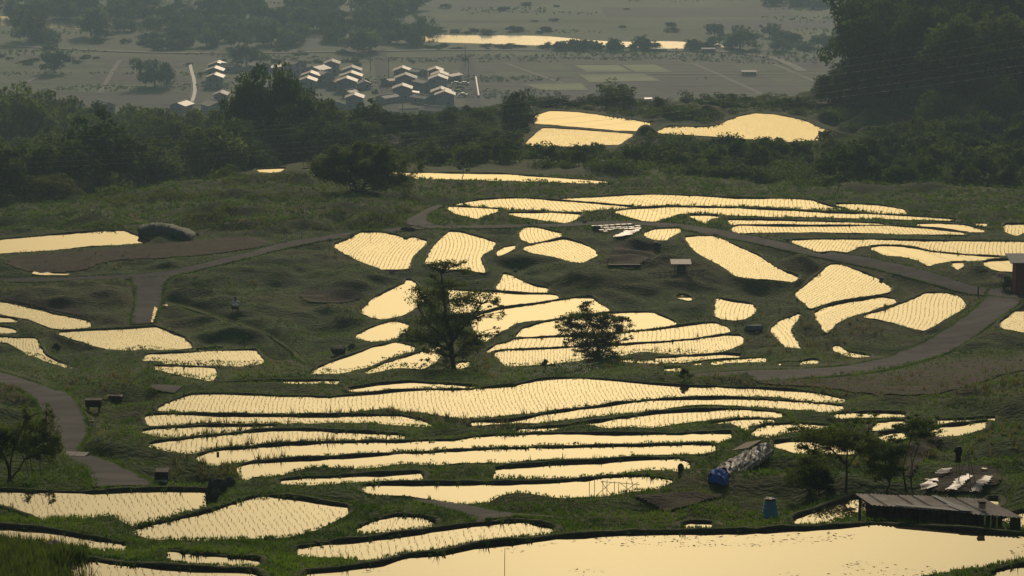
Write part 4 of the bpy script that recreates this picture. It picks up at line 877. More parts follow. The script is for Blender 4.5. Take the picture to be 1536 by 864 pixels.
shaped_tree(901, 553, (540, 745), 122, [(395,75,.6),(340,110,.5),(390,130,.7),(440,150,.7),(350,170,.8),(420,200),(150,220,.5),(220,215,.6),(280,225,.8),(330,230),(480,210),(580,170,.6),(560,220),(640,215,.9),(700,230,.8),(760,220,.6),(820,240,.5),(850,285,.5),(110,300,.5),(170,290,.8),(230,290),(300,300),(380,300,1.1),(450,290,1.1),(520,300,1.1),(600,300,1.1),(680,290),(740,320,.8),(130,390,.5),(200,390,.7),(270,380),(340,390,1.1),(420,400,1.2),(500,400,1.2),(580,400,1.2),(660,390,1.1),(730,380,.7),(190,500,.5),(260,460,.7),(340,480,1.1),(420,490,1.1),(500,480,1.2),(580,480,1.1),(650,470,.9),(860,458,.35),(790,455,.4),(720,460,.5),(300,560,.5),(380,560,1),(460,580,1.1),(540,560,1.2),(620,560,.8),(700,600,.5),(740,620,.4),(420,640,.8),(500,650),(580,650,.8),(660,640,.5)],
    'smaller bushy tree right of the large loose tree', 'lone_tree', 23, r0=.57, per=250, leaf=.135, rad=.12, depth=1.2, yd=228, path=[(540, 745), (535, 660), (520, 560), (490, 440), (450, 320), (420, 200), (395, 110)], forks=[[(535, 650), (610, 520), (700, 360), (760, 260)], [(530, 640), (430, 520), (300, 380), (200, 300)], [(530, 680), (600, 640), (680, 610)]])
shaped_tree(15, 720, (90, 800), 189, [(240,165,.45),(435,130,.45),(430,200,.6),(410,280,.8),(260,220,.7),(250,300),(170,330),(80,350),(20,370),(320,330,.9),(390,340),(460,340,.9),(520,420,.8),(480,440),(400,420,1.1),(310,420,1.1),(230,420,1.1),(140,420,1.1),(60,430,1.1),(0,430),(-80,420),(-120,480),(545,520,.7),(480,520),(400,520,1.1),(320,520,.9),(240,500),(150,500),(60,500,1.1),(-40,500,1.1),(350,580,.6),(20,570,.8),(-60,560),(480,575,.6),(410,560,.8)],
    'small spreading orchard tree at the left edge beside the road', 'orchard_tree', 31, r0=.36, per=250, leaf=.085, flat=.8, rad=.085, depth=.9, path=[(90, 800), (85, 700), (60, 620), (20, 540), (-20, 450)], forks=[[(95, 790), (160, 720), (220, 620), (290, 520), (400, 400)], [(88, 740), (100, 620), (140, 500), (240, 260)], [(290, 530), (400, 420), (430, 180)]])
shaped_tree(1269, 741, (630, 800), 182, [(150,220,.4),(210,215,.4),(250,240,.6),(330,260,.7),(420,280,.9),(500,290),(580,280),(660,270,.9),(740,290,.8),(800,310,.7),(220,320,.7),(300,340),(380,350,1.1),(470,350,1.1),(560,360,1.1),(640,350,1.1),(720,370),(800,380,.9),(250,400,.7),(330,430,.8),(420,420,.7),(500,400,.8),(600,420,.7),(700,430,.9),(780,450,.9),(850,400,.8),(850,330,.5),(560,210,.4),(650,215,.4),(760,190,.5),(820,180,.5),(860,140,.4),(700,150,.4)],
    'low layered tree behind the rusty roof, with a thin straight trunk', 'orchard_tree', 41, r0=.42, per=290, leaf=.085, flat=.38, rad=.06, depth=1.1, path=[(630, 800), (632, 640), (628, 540), (635, 440), (620, 330)], forks=[[(630, 560), (520, 440), (380, 340), (260, 260)], [(632, 580), (720, 460), (800, 330)]])
shaped_tree(1215, 738, (315, 780), 182, [(250,480,.8),(300,540),(350,500),(200,560,.9),(320,600,1.1),(400,570),(240,640),(160,620,.7),(340,670),(420,640,.9),(280,700),(200,700,.8),(380,450,.8),(130,680,.6)],
    'leafy sapling beside the blue bin, leftmost of the layered trees', 'orchard_tree', 47, r0=.42, per=290, leaf=.085, flat=.45, rad=.04, depth=.9, path=[(315, 780), (310, 680), (305, 560), (320, 500)])
shaped_tree(1328, 742, (965, 790), 182, [(880,350,.7),(930,400,.9),(980,420),(860,440,.9),(920,480),(1000,480),(1060,430,.9),(1085,380,.7),(880,540),(960,560),(1040,560),(820,590,.8),(1080,600,.8),(900,620),(1000,640,.9),(1060,500,.9),(820,510,.7)],
    'layered young tree between its two taller neighbours behind the rusty roof', 'orchard_tree', 49, r0=.42, per=290, leaf=.085, flat=.4, rad=.045, depth=1.0, path=[(965, 790), (1000, 690), (960, 600), (960, 480), (930, 400)])
shaped_tree(1359, 733, (1145, 760), 182, [(1060,180,.5),(1150,170,.6),(1220,160,.6),(1300,170,.7),(1350,200,.7),(1380,250,.7),(1280,230),(1200,240),(1120,240,.8),(1050,255,.6),(1430,290,.4),(1350,290,.8),(1260,300),(1180,300,.9),(1080,330,.7),(1010,350,.5),(1150,390,.6),(1110,440,.6),(1230,370,.5)],
    'thin stemmed young tree beside the white sheets, rightmost of the layered trees', 'orchard_tree', 43, r0=.36, per=230, leaf=.08, flat=.4, rad=.045, depth=.9, path=[(1145, 760), (1125, 660), (1120, 560), (1150, 420), (1200, 260)], forks=[[(1190, 750), (1180, 640), (1200, 520), (1260, 340), (1310, 220)], [(1185, 750), (1200, 640), (1180, 480)]])
near_tree(540, 288, 53, 'wide spreading bushy tree on the lawn below the narrow pond', 4.6, name='spreading_tree', spread=7.2, rad=.17, nlimb=20, leaf_n=52000, leaf_s=.27, first=.04, cone=.3, stems=2, clump=.85, flat=.7)
near_tree(695, 271, 57, 'thin young tree in front of the long narrow pond', 3.1, name='young_tree', spread=.8, rad=.06, nlimb=7, leaf_n=1200, leaf_s=.14, first=.35, cone=.3, clump=.25, flat=.8)
near_tree(1240, 216, 59, 'dark leafy bush against the right end of the far pond', 1.7, name='bush', cat='bush', spread=1.9, rad=.06, nlimb=9, leaf_n=2500, leaf_s=.22, first=.05, cone=.3, clump=.35, flat=.8)
near_tree(366, 522, 61, 'dark leafy sapling beside the left terraces', 1.0, name='sapling', cat='plant', spread=.55, rad=.03, nlimb=6, leaf_n=700, leaf_s=.1, first=.1, cone=.3, clump=.15, flat=.8)
near_tree(818, 551, 63, 'small round bush on the bank left of the bushy tree', .5, name='bush', cat='bush', spread=.45, rad=.03, nlimb=8, leaf_n=1200, leaf_s=.09, first=.05, cone=.3, clump=.14, flat=.8)
near_tree(1026, 571, 65, 'small round bush at the road end', .7, name='bush', cat='bush', spread=.5, rad=.03, nlimb=8, leaf_n=1200, leaf_s=.09, first=.05, cone=.3, clump=.14, flat=.8)
near_tree(1513, 436, 67, 'dark hedge bush beside the red shed', 1.1, name='bush', cat='bush', spread=.8, rad=.04, nlimb=10, leaf_n=3500, leaf_s=.13, first=.05, cone=.2, clump=.3, flat=.8)
near_tree(85, 527, 69, 'round bush on the bank at the left between small terraces', .55, name='bush', cat='bush', spread=.5, rad=.03, nlimb=8, leaf_n=1200, leaf_s=.1, first=.05, cone=.3, clump=.16, flat=.8)
near_tree(1232, 742, 71, 'low bush under the layered trees', .8, name='bush', cat='bush', spread=.8, rad=.03, nlimb=10, leaf_n=5000, leaf_s=.08, first=.05, cone=.2, clump=.22, flat=.8)
print('trees', time.time() - T00)
# ------------------------------------------------------------------ materials of the built things
M['wall_white'] = mat('white_render', (.34, .35, .39), .8, .2, (.40, .41, .44), .8); M['wall_grey'] = mat('grey_render', (.22, .23, .26), .8, .2, (.27, .27, .30), .8)
M['wall_tan'] = mat('beige_render', (.30, .28, .26), .8, .2, (.35, .33, .30), .8)
M['rooft'] = mat('glazed_roof_tiles', (.075, .062, .050), .6, .26, (.11, .092, .074), 2); M['roofd'] = mat('dull_roof_tiles', (.09, .09, .10), .7, .25, (.16, .16, .17), 2)
M['pane'] = mat('window_glass', (.02, .025, .03), .1, .5); M['frame'] = mat('painted_frame', (.35, .35, .35), .6)
M['rust'] = mat('rusty_sheet', (.26, .19, .155), .5, .4, (.40, .33, .30), 1.5, .004, 14, col3=(.42, .39, .37), scale3=1.2); M['zinc'] = mat('zinc_sheet', (.085, .11, .14), .8, .2, (.12, .14, .16), 3)
M['wood'] = mat('weathered_wood', (.055, .042, .032), .9, .15, (.10, .08, .06), 5, .01, 20); M['black'] = mat('black_plastic', (.012, .012, .014), .7, .25); M['rock'] = mat('dark_stone', (.035, .033, .031), .9, .15, (.085, .08, .075), 2, .08, 6)
M['tarp'] = mat('faded_tarpaulin', (.13, .13, .15), .7, .25, (.24, .23, .23), 2, .05, 4); M['blue'] = mat('blue_tarpaulin', (.025, .10, .40), .85, .1, (.05, .16, .50), 2, .06, 5)
M['teal'] = mat('teal_plastic', (.09, .27, .36), .6, .3, (.13, .34, .43), 2); M['net'] = mat('green_net', (.028, .050, .040), .85, .1, (.060, .088, .072), 1.5, .05, 2, stretch=(2, .4, 1))
M['white'] = mat('white_plastic', (.42, .42, .42), .6, .3, (.5, .5, .5), 3); M['sheet'] = mat('white_mulch_film', (.26, .245, .235), .6, .3, (.36, .34, .33), 3, .03, 5); M['red'] = mat('red_boards', (.17, .035, .03), .7, .25, (.22, .05, .04), 3); M['skin'] = mat('skin', (.42, .26, .19), .6); M['orange'] = mat('orange_paint', (.5, .16, .05), .6)
M['shirt'] = mat('white_shirt', (.8, .8, .79), .8); M['trousers'] = mat('dark_trousers', (.03, .035, .045), .8); M['hat'] = mat('grey_cap', (.15, .14, .12), .8); M['bamboo'] = mat('pale_bamboo', (.22, .19, .13), .6, .3, (.28, .25, .18), 4)
M['wire'] = mat('aluminium_wire', (.30, .29, .27), .5, .5); M['concrete'] = mat('grey_concrete', (.16, .155, .15), .9, .15, (.22, .21, .20), 3, .01, 12); M['tyre'] = mat('tyre_rubber', (.02, .02, .02), .9)
M['purple'] = mat('purple_petals', (.30, .19, .42), .7, trans=.3); M['yellow'] = mat('yellow_petals', (.60, .42, .06), .7, trans=.3); M['petal'] = mat('white_petals', (.6, .6, .58), .7, trans=.3)
def empty(name, loc, label, cat, group=None, rz=0):
    r = bpy.data.objects.new(name, None); link(r); r.location = loc; r.rotation_euler = (0, 0, rz); r['label'] = label; r['category'] = cat
    if group: r['group'] = group
    return r
def slab(mb, a, b, c, d, th, mi=0):
    """thick quad; a b c d around its top"""
    a, b, c, d = map(Vector, (a, b, c, d)); n = (b - a).cross(d - a).normalized() * th; lo = [q - n for q in (a, b, c, d)]
    mb.add([a, b, c, d] + lo, [(0, 1, 2, 3), (7, 6, 5, 4), (0, 4, 5, 1), (1, 5, 6, 2), (2, 6, 7, 3), (3, 7, 4, 0)], mi)
# ------------------------------------------------------------------ the village
def house(u, v, wpx, label, wall='wall_grey', roof='rooft', rz=0, storeys=2, dep=9.5, ridge='y', lean=0, pitch=.36, lower=None, shed_side=0):
    """u,v: apex of the gable in the photograph; ridge 'y' runs away from the camera"""
    eave = 5.0 if storeys == 2 else 2.9; w0 = wpx / F * 1250; apex = eave + w0 / 2 * pitch; x, y = on_plane(u, v, ZV + apex); x, y = float(x), float(y); wd = wpx / F * y / 1.12
    e = empty('house', (x, y + dep / 2 * .9, ZV), label, 'house', 'houses of the village', R(rz)); hw, hd = wd / 2, dep / 2; apex = eave + hw * pitch
    if ridge == 'x': pass
    mb = MB(); V = [(-hw, -hd, -.5), (hw, -hd, -.5), (hw, hd, -.5), (-hw, hd, -.5), (-hw, -hd, eave), (hw, -hd, eave), (hw, hd, eave), (-hw, hd, eave), (0, -hd, apex - .06), (0, hd, apex - .06)]
    mb.add(V, [(0, 1, 5, 8, 4), (2, 3, 7, 9, 6), (1, 2, 6, 5), (3, 0, 4, 7), (0, 3, 2, 1)])
    if lower: mb.box((hw + lower / 2 * (1 if shed_side >= 0 else -1) - (0 if shed_side >= 0 else wd), -hd * .2, 1.3), (lower, dep * .7, 3.4))
    mb.build('wall', M[wall], e); o = .65
    rf = bpy.data.objects.new('roof', None)
    k = .12
    for s in (-1, 1):
        mb = MB(); a = (0, -hd - o, apex + k); b = (s * (hw + o), -hd - o, eave - o * pitch + k); c = (s * (hw + o), hd + o, eave - o * pitch + k); d = (0, hd + o, apex + k)
        slab(mb, *((a, b, c, d) if s > 0 else (a, d, c, b)), .16)
        mb.build('roof_slope', M[roof], e)
    mb = MB(); mb.box((0, 0, apex + k + .06), (.3, dep + 2 * o, .18)); mb.build('ridge', M['roofd'], e)
    if lower:
        s = 1 if shed_side >= 0 else -1; mb = MB(); a = (s * (hw - .0), -hd * .6 - dep * .0 - .8, 3.5); b = (s * (hw + lower + .5), -hd * .6 - .8, 3.0); c = (s * (hw + lower + .5), hd * .5, 3.0); d = (s * hw, hd * .5, 3.5)
        slab(mb, *((a, b, c, d) if s > 0 else (a, d, c, b)), .15); mb.build('lower_roof', M[roof], e)
    g = random.Random(int(u * 7 + v)); rows = [(1.4,)] + ([(3.9,)] if storeys == 2 else [])
    for (zc,) in rows:
        for xx in (-hw * .5, hw * .42):
            if g.random() < .2: continue
            mb = MB(); mb.box((xx, -hd - .03, zc), (1.5, .12, 1.25)); f = mb.build('window', M['frame'], e); mb = MB(); mb.box((xx, -hd - .10, zc), (1.3, .04, 1.05)); mb.build('pane', M['pane'], f)
        for yy in (-hd * .4, hd * .3):
            for s in (-1, 1):
                mb = MB(); mb.box((s * (hw + .03), yy, zc), (.12, 1.3, 1.1)); f = mb.build('window', M['frame'], e); mb = MB(); mb.box((s * (hw + .10), yy, zc), (.04, 1.1, .9)); mb.build('pane', M['pane'], f)
    return e
HOUSES = [
 (325, 93, 29, 'farthest house of the leftmost row, beside the purple stream', dict(storeys=1)),
 (321, 101, 27, 'second house from the back in the leftmost row', dict(roof='rooft')),
 (321, 111, 27, 'house with a dark front, third from the back in the leftmost row', dict(wall='wall_tan')),
 (330, 138, 21, 'small house standing apart below the leftmost row', dict(storeys=1, roof='roofd')),
 (321, 151, 36, 'nearest house of the leftmost row, with a broad pale roof', dict(rz=28, wall='wall_tan', storeys=1)),
 (270, 153, 27, 'house with a golden roof half hidden by the wood, left of the leftmost row', dict(rz=-15, storeys=1)),
 (153, 153, 26, 'single house whose roof edge shows over the wood at the far left', dict(storeys=1, roof='roofd', rz=30)),
 (388, 94, 26, 'grey house just left of the tallest tree', dict(rz=30, roof='roofd')),
 (407, 98, 18, 'small house with a bright tilted roof touching the tallest tree', dict(rz=-30, storeys=1)),
 (442, 91, 26, 'white two storey house right of the tallest tree', dict(wall='wall_white', rz=40, dep=8)),
 (475, 99, 30, 'house with a wide glowing roof behind the second column of houses', dict(rz=-25)),
 (465, 108, 29, 'house with a sharp gable just below the wide glowing roof', dict()),
 (460, 116, 29, 'lowest gable beside the right flank of the tallest tree', dict(wall='wall_tan')),
 (497, 91, 24, 'tall grey two storey house with two dark windows, at the back of the village', dict(storeys=2, roof='roofd', wall='wall_tan')),
 (527, 100, 30, 'dull roofed house at the back of the third column', dict(roof='roofd')),
 (526, 108, 34, 'house with pale gable, second from the back in the third column', dict()),
 (519, 116, 33, 'house with the brightest gable in the third column', dict(wall='wall_grey')),
 (524, 135, 16, 'small shed roof glowing between the third column houses', dict(storeys=1, rz=-35, dep=5)),
 (531, 141, 28, 'nearest gabled house of the third column, above the wood', dict()),
 (497, 152, 32, 'grey roofed house with a white chimney edge above the wood', dict(roof='roofd', rz=30, storeys=1)),
 (603, 101, 28, 'farthest house of the fourth column with a curved looking gable', dict(storeys=2)),
 (627, 104, 20, 'white walled house with a row of small windows right of the fourth column', dict(wall='wall_white', roof='roofd', rz=35, dep=7)),
 (608, 111, 34, 'house with dark upper storey in the fourth column', dict(wall='wall_grey', roof='roofd', lower=3, storeys=2)),
 (603, 127, 30, 'nearest house of the fourth column, with a thin bright gable', dict(wall='wall_grey', lower=3)),
 (653, 102, 22, 'farthest house of the fifth column', dict()),
 (659, 108, 26, 'house squeezed in second place in the fifth column', dict(wall='wall_tan')),
 (657, 113, 29, 'two storey house with white gable wall, third in the fifth column', dict(wall='wall_white')),
 (661, 132, 31, 'house with overlapping roof behind the nearest of the fifth column', dict(wall='wall_tan', roof='rooft')),
 (667, 136, 31, 'nearest house of the fifth column, with a wide golden roof', dict(wall='wall_grey')),
 (343, 97, 20, 'low grey roofed house behind the leftmost row', dict(storeys=1, roof='roofd', rz=50)),
 (486, 108, 22, 'dull roofed house between the second and third columns', dict(roof='roofd', rz=20)),
 (505, 121, 22, 'low house below the tall grey one in the village', dict(storeys=1, roof='roofd', rz=-20)),
 (543, 121, 20, 'small dark house right of the third column', dict(storeys=1, roof='roofd', rz=15, wall='wall_tan')),
 (588, 117, 20, 'small house at the left side of the fourth column', dict(storeys=1, rz=-40)),
 (636, 120, 22, 'dark roofed house between the fourth and fifth columns', dict(roof='roofd', rz=30)),
 (677, 111, 18, 'low pale roof right of the fifth column', dict(storeys=1, rz=-30)),
 (634, 143, 22, 'low house in front of the gap between the fourth and fifth columns', dict(storeys=1, roof='roofd', rz=40)),
 (580, 143, 20, 'low grey roof below the fourth column at its left', dict(storeys=1, roof='roofd', rz=-35)),
 (652, 160, 30, 'low grey roof just showing above the hedge, below the fifth column', dict(storeys=1, roof='roofd', rz=55)),
]
for u, v, wp, lb, kw in HOUSES: house(u, v, wp, lb, **kw)
# cars parked beside the fifth column
def car(u, v, label, col='white', group='cars parked beside the fifth column', cat='car', rz=0):
    x, y = on_plane(u, v, ZV + .4); e = empty('parked_car', (float(x), float(y), ZV + .66), label, cat, group, R(rz)); mb = MB()
    prof = [(-2.1, .35), (-2.1, .8), (-1.3, .95), (-.8, 1.45), (.7, 1.45), (1.3, .98), (2.1, .85), (2.1, .35)]; n = len(prof)
    V = [(px, -.82, pz) for px, pz in prof] + [(px, .82, pz) for px, pz in prof]; mb.add(V, [tuple(range(n)), tuple(range(2 * n - 1, n - 1, -1))] + [(i, i + n, (i + 1) % n + n, (i + 1) % n) for i in range(n)]); mb.build('body', M[col], e)
    for s in (-1, 1):
        mb = MB(); mb.box((0, s * .83, 1.2), (1.7, .03, .34)); mb.build('window', M['pane'], e)
        for q in (-1.3, 1.3):
            mb = MB(); mb.tube([(q, s * .7, .32), (q, s * .88, .32)], .32, 10); mb.build('wheel', M['tyre'], e)
for u, v, lb, c_ in ((684, 128, 'white car at the back of the row beside the fifth column', 'white'), (697, 128, 'white car beside the lane at the back of the row', 'white'), (690, 134, 'grey car in the middle of the row beside the fifth column', 'zinc'), (686, 140, 'grey car second from the front beside the fifth column', 'zinc'), (694, 145, 'white van at the front of the row beside the fifth column', 'white')): car(u, v, lb, c_)
car(1076, 71, 'white van on the embankment at the right end of the river', 'white', None, 'van'); car(1216, 74, 'white car on the embankment road beside the right wood', 'white', None); car(1178, 75, 'small pale car on the embankment road left of the white one', 'zinc', None)
# greenhouse-like shed in the fields, long building by the river
def longshed(u, v, wpx, hpx, label, wall, roof, rz=0):
    x, y = on_plane(u, v, ZV); k = F / float(y); e = empty('field_shed', (float(x), float(y), ZV + .45), label, 'shed', None, R(rz)); w_, h_ = wpx / k, hpx / k
    mb = MB(); mb.box((0, 0, h_ * .4), (w_, 5, h_ * .8)); mb.build('wall', M[wall], e)
    mb = MB(); slab(mb, (-w_ / 2 - .4, -3, h_ * .82), (w_ / 2 + .4, -3, h_ * .82), (w_ / 2 + .4, 0, h_ * 1.05), (-w_ / 2 - .4, 0, h_ * 1.05), .12); slab(mb, (-w_ / 2 - .4, 0, h_ * 1.05), (w_ / 2 + .4, 0, h_ * 1.05), (w_ / 2 + .4, 3, h_ * .82), (-w_ / 2 - .4, 3, h_ * .82), .12); mb.build('roof', M[roof], e)
    for i in range(5): mb = MB(); mb.box((-w_ / 2 + w_ * (i + .5) / 5, -2.54, h_ * .4), (w_ / 8, .06, h_ * .4)); mb.build('window', M['pane'], e)
longshed(1123, 114, 21, 7, 'pale grey shed alone in the grey fields', 'wall_grey', 'roofd'); longshed(1062, 79, 19, 6, 'long pale shed by the right end of the river', 'wall_white', 'wall_white'); longshed(972, 153, 9, 5, 'small white roofed hut showing over the ridge hedge', 'wall_white', 'white'); longshed(985, 77, 22, 4, 'low pale shed in front of the river', 'wall_tan', 'roofd')
# white plastic tunnel and stream
def vribbon(name, s, wd, h_, m, label, cat):
    p = chaikin(vpoly(s), 2, False); d = np.gradient(p, axis=0); n = np.stack([-d[:, 1], d[:, 0]], 1); n /= np.linalg.norm(n, axis=1)[:, None]; V = []; 
    for a_, hh in ((-.5, 0), (-.35, .8), (0, 1), (.35, .8), (.5, 0)): V.append(np.column_stack([p + n * wd * a_, np.full(len(p), ZV + .45 + h_ * hh)]))
    V = np.vstack(V); m_ = len(p); k = np.arange(m_ - 1); f = np.vstack([np.stack([r_ * m_ + k, r_ * m_ + k + 1, (r_ + 1) * m_ + k + 1, (r_ + 1) * m_ + k], 1) for r_ in range(4)])
    return obj(name, mesh_np(name, V, f[:, ::-1], [m], smooth=True), label=label, cat=cat)
vribbon('plastic_tunnel', 'R 713.5,119 715,128 718,148', 1.2, 1.1, M['sheet'], 'narrow shining plastic tunnel along the field edge right of the village', 'tunnel')
vstrip('R 285,98 287,108 291,120 293,140 288,155', 1.6, ZV + .75, mat('stream_water', (.12, .12, .17), .7, .3, (.2, .2, .26), 1.5), 'stream'); vstrip('R 282.5,108 286,118 288,136 285,150', .6, ZV + .73, fd, 'stream')
# poles
def upole(u, v, h_, label):
    x, y = on_plane(u, v, ZV); e = empty('utility_pole', (float(x), float(y), ZV), label, 'pole', 'utility poles of the village'); mb = MB(); mb.tube([(0, 0, -.5), (0, 0, h_)], [.2, .13], 8); mb.build('post', M['concrete'], e)
    for k in (.6, 1.6): mb = MB(); mb.box((0, 0, h_ - k), (2.2, .12, .12)); mb.build('crossarm', M['concrete'], e)
for u, v, h_, lb in ((362, 112, 9, 'concrete pole between the first and second cluster of houses'), (583, 118, 10, 'concrete pole at the back left of the fourth column'), (604, 176, 11, 'concrete pole on the near side of the fourth column'), (703, 125, 11, 'concrete pole on the lane right of the cars'), (698, 100, 10, 'concrete pole at the far end of the lane'), (556, 108, 9, 'thin pole behind the third column'), (1206, 90, 9, 'pole left of the bend of the pale farm road'), (1221, 96, 9, 'pole by the bend of the pale farm road')): upole(u, v, h_, lb)
# power lines crossing in front of the woods
def wire(pts, label, rad=.013):
    P_ = []
    for u, v, d in pts:
        dx, dy, dz = ray(u, v); P_.append(Vector((float(dx) * d / float(dy), d, float(dz) * d / float(dy))))
    out = []; n = 24
    for i in range(n + 1):
        t = i / n; a, b, c_ = P_; out.append(a * ((1 - t) * (1 - 2 * t)) + b * (4 * t * (1 - t)) + c_ * (t * (2 * t - 1)))
    mb = MB(); mb.tube(out, rad, 4); mb.build('power_line', M['wire'], None, label=label, cat='power line', group='power lines crossing the woods')
for k, (a, b, c_) in enumerate([(188, 168, 20), (196, 175, 36), (207, 184, 47), (219, 197, 62), (228, 206, 76), (236, 213, 88)]):
    wire([(-150, a + 22, 380), (690, b - 4, 400), (1680, c_, 350)], 'power line crossing the woods, ' + ['topmost', 'second from the top', 'third from the top', 'third from the bottom', 'second from the bottom', 'lowest'][k] + ' of the six')

# ------------------------------------------------------------------ things on the terraces
def px_at(u, v, h=0): x, y, z = at_px(u, v); return Vector((x, y, z + h))
def on_z(u, v, z): x, y = on_plane(u, v, z); return Vector((float(x), float(y), z))
# low shed with a rusty corrugated roof
b0 = px_at(1305, 788); zb = b0.z; D4 = lambda x, y: (1136 + x / 3.84, 639 + y / 3.84)
zb = big['z'] - 1.2; zr = big['z'] + .42
A_ = on_z(*D4(555, 388), zr + .0); B_ = on_z(*D4(1300, 420), zr + .0); C_ = on_z(*D4(1528, 530), zr - .03); D_ = on_z(*D4(650, 452), zr - .03)
cen = (A_ + B_ + C_ + D_) / 4; e = empty('shed', (cen.x, cen.y, zb), 'low dark shed with a rusty corrugated iron roof at the lower right', 'shed'); off = Vector((cen.x, cen.y, zb))
nsh = 9
for i in range(nsh):
    s0, s1 = i / nsh, (i + 1) / nsh; mb = MB(); n = 8; V = []; rows_ = 2
    for j in range(n + 1):
        s = s0 + (s1 - s0) * 1.03 * j / n; up = .022 * math.cos(j * math.pi) + .012 * (i % 2) + (.03 if i == 4 else 0)
        for t in (0, 1):
            q = (A_.lerp(B_, s)).lerp(D_.lerp(C_, s), t * (1.0 if i % 3 else 1.02)) - off; V.append((q.x, q.y, q.z + up)); V.append((q.x, q.y, q.z + up - .012))
    Fs = [(4 * j, 4 * j + 4, 4 * j + 6, 4 * j + 2) for j in range(n)] + [(4 * j + 1, 4 * j + 3, 4 * j + 7, 4 * j + 5) for j in range(n)] + [(4 * j + 2, 4 * j + 6, 4 * j + 7, 4 * j + 3) for j in range(n)] + [(4 * j, 4 * j + 1, 4 * j + 5, 4 * j + 4) for j in range(n)]
    mb.add(V, Fs); mb.build('roof_sheet', M['rust'], e)
mb = MB(); p0 = D_.lerp(C_, .18); p1 = D_.lerp(C_, .68); q0 = p0.lerp(A_.lerp(B_, .18), .17); q1 = p1.lerp(A_.lerp(B_, .68), .17); u_ = Vector((0, 0, .06)); slab(mb, p0 - off + u_, p1 - off + u_, q1 - off + u_, q0 - off + u_, .01); mb.build('roof_edge_sheet', M['zinc'], e)
mb = MB(); a = A_.lerp(B_, .62); b = D_.lerp(C_, .62); w1 = (B_ - A_) * .02; m1 = a.lerp(b, .62); slab(mb, m1 - w1 - off + u_, m1 + w1 * 2.4 - off + u_, a + w1 - off + u_, a - w1 - off + u_, .01); slab(mb, b - w1 - off + u_ * 1.4, b + w1 * 3 - off + u_ * 1.4, m1 + w1 * 3 - off + u_ * 1.4, m1 - w1 * 3 - off + u_ * 1.4, .01); mb.build('patch_sheet', M['zinc'], e)
for s, t in ((.03, .95), (.25, .95), (.5, .95), (.75, .95), (.97, .93), (.04, .08), (.5, .08), (.96, .08)):
    q = A_.lerp(B_, s).lerp(D_.lerp(C_, s), t) - off; mb = MB(); mb.tube([(q.x, q.y, -.6), (q.x, q.y, q.z - .03)], .05, 6); mb.build('post', M['wood'], e)
mb = MB(); a = A_.lerp(D_, .9) - off; b = B_.lerp(C_, .9) - off
for i in range(26):
    q = a.lerp(b, i / 25.); 
    if i % 5 == 3: continue
    mb = MB(); mb.box((q.x, q.y + .03 * (i % 2), q.z / 2 - .1), (.17, .03, q.z + .1 + .05 * math.sin(i * 2.1)), .0); mb.build('wall_board', M['wood'], e)
mb = MB(); q = A_.lerp(B_, .55) - off; q2 = A_ - off; mb.box((q.x, q.y - .1, .7), ((B_ - A_).length * .9, .05, 1.6), math.atan2((B_ - A_).y, (B_ - A_).x)); mb.build('back_wall', M['wood'], e)
bb = A_.lerp(B_, .80).lerp(D_.lerp(C_, .80), .72) + Vector((0, 0, .07)); e2 = empty('weight_block', bb, 'dark brown block weighing down the rusty roof', 'block'); mb = MB(); mb.box((0, 0, .11), (.24, .2, .22)); mb.build('block', M['rust'], e2); mb = MB(); mb.box((0, .01, .25), (.27, .24, .07)); mb.build('cap', M['wood'], e2)
# teal compost bin
p0 = px_at(1155, 776); e = empty('compost_bin', p0, 'teal blue plastic compost bin standing on the grassy bank', 'bin'); mb = MB()
pr = [(.385, -.05)]; 
for i in range(5): z_ = i * .155; r_ = .385 - .03 * i; pr += [(r_, z_), (r_ - .004, z_ + .12), (r_ - .022, z_ + .13), (r_ - .022, z_ + .15)]
pr += [(.255, .78), (.255, .80)]; mb.lathe(pr, (0, 0, 0), 20); mb.build('bin_body', M['teal'], e); mb = MB(); mb.lathe([(.27, .79), (.27, .83), (.20, .86), (.03, .87)], (0, 0, 0), 20); mb.build('lid', M['black'], e)
for s in (-1, 1): mb = MB(); mb.tube([(s * .2, 0, .85), (s * .2, 0, .91), (s * .08, 0, .91), (s * .08, 0, .86)], .018, 5); mb.build('handle', M['teal'], e)
# tarpaulin covered rack with a blue end
a0 = px_at(1073, 727); a1 = px_at(1146, 682); ax = (a1 - a0); L_ = ax.length; axn = ax.normalized(); sd_ = Vector((axn.y, -axn.x, 0)).normalized(); e = empty('covered_rack', a0, 'long low rack covered with crumpled grey tarpaulin, blue at its near end', 'tarpaulin rack')
def tarp(name, t0, t1, m, r0, seed, ns=22, nr=14, parent=None):
    g = np.random.default_rng(seed); V = []
    for i in range(ns + 1):
        t = t0 + (t1 - t0) * i / ns; c_ = ax * t
        for j in range(nr + 1):
            an = math.pi * (j / nr) * 1.04 - .06; rr = r0 * (1 + .10 * math.sin(i * 1.1 + seed) + .10 * math.sin(i * 2.3 + j * .9 + seed) + g.uniform(-.11, .11)); q = c_ + sd_ * math.cos(an) * rr + Vector((0, 0, max(-.1, math.sin(an) * rr * 1.25 + .05))); V.append(tuple(q))
    f = [(i * (nr + 1) + j, i * (nr + 1) + j + 1, (i + 1) * (nr + 1) + j + 1, (i + 1) * (nr + 1) + j) for i in range(ns) for j in range(nr)]
    o = MB(); o.add(V, f); ob = o.build(name, M[m], parent); md = ob.modifiers.new('thick', 'SOLIDIFY'); md.thickness = .012; return ob
tarp('tarpaulin', .10, .97, 'tarp', .47, 3, 34, parent=e); tarp('blue_tarpaulin', 0, .13, 'blue', .43, 5, 7, parent=e)
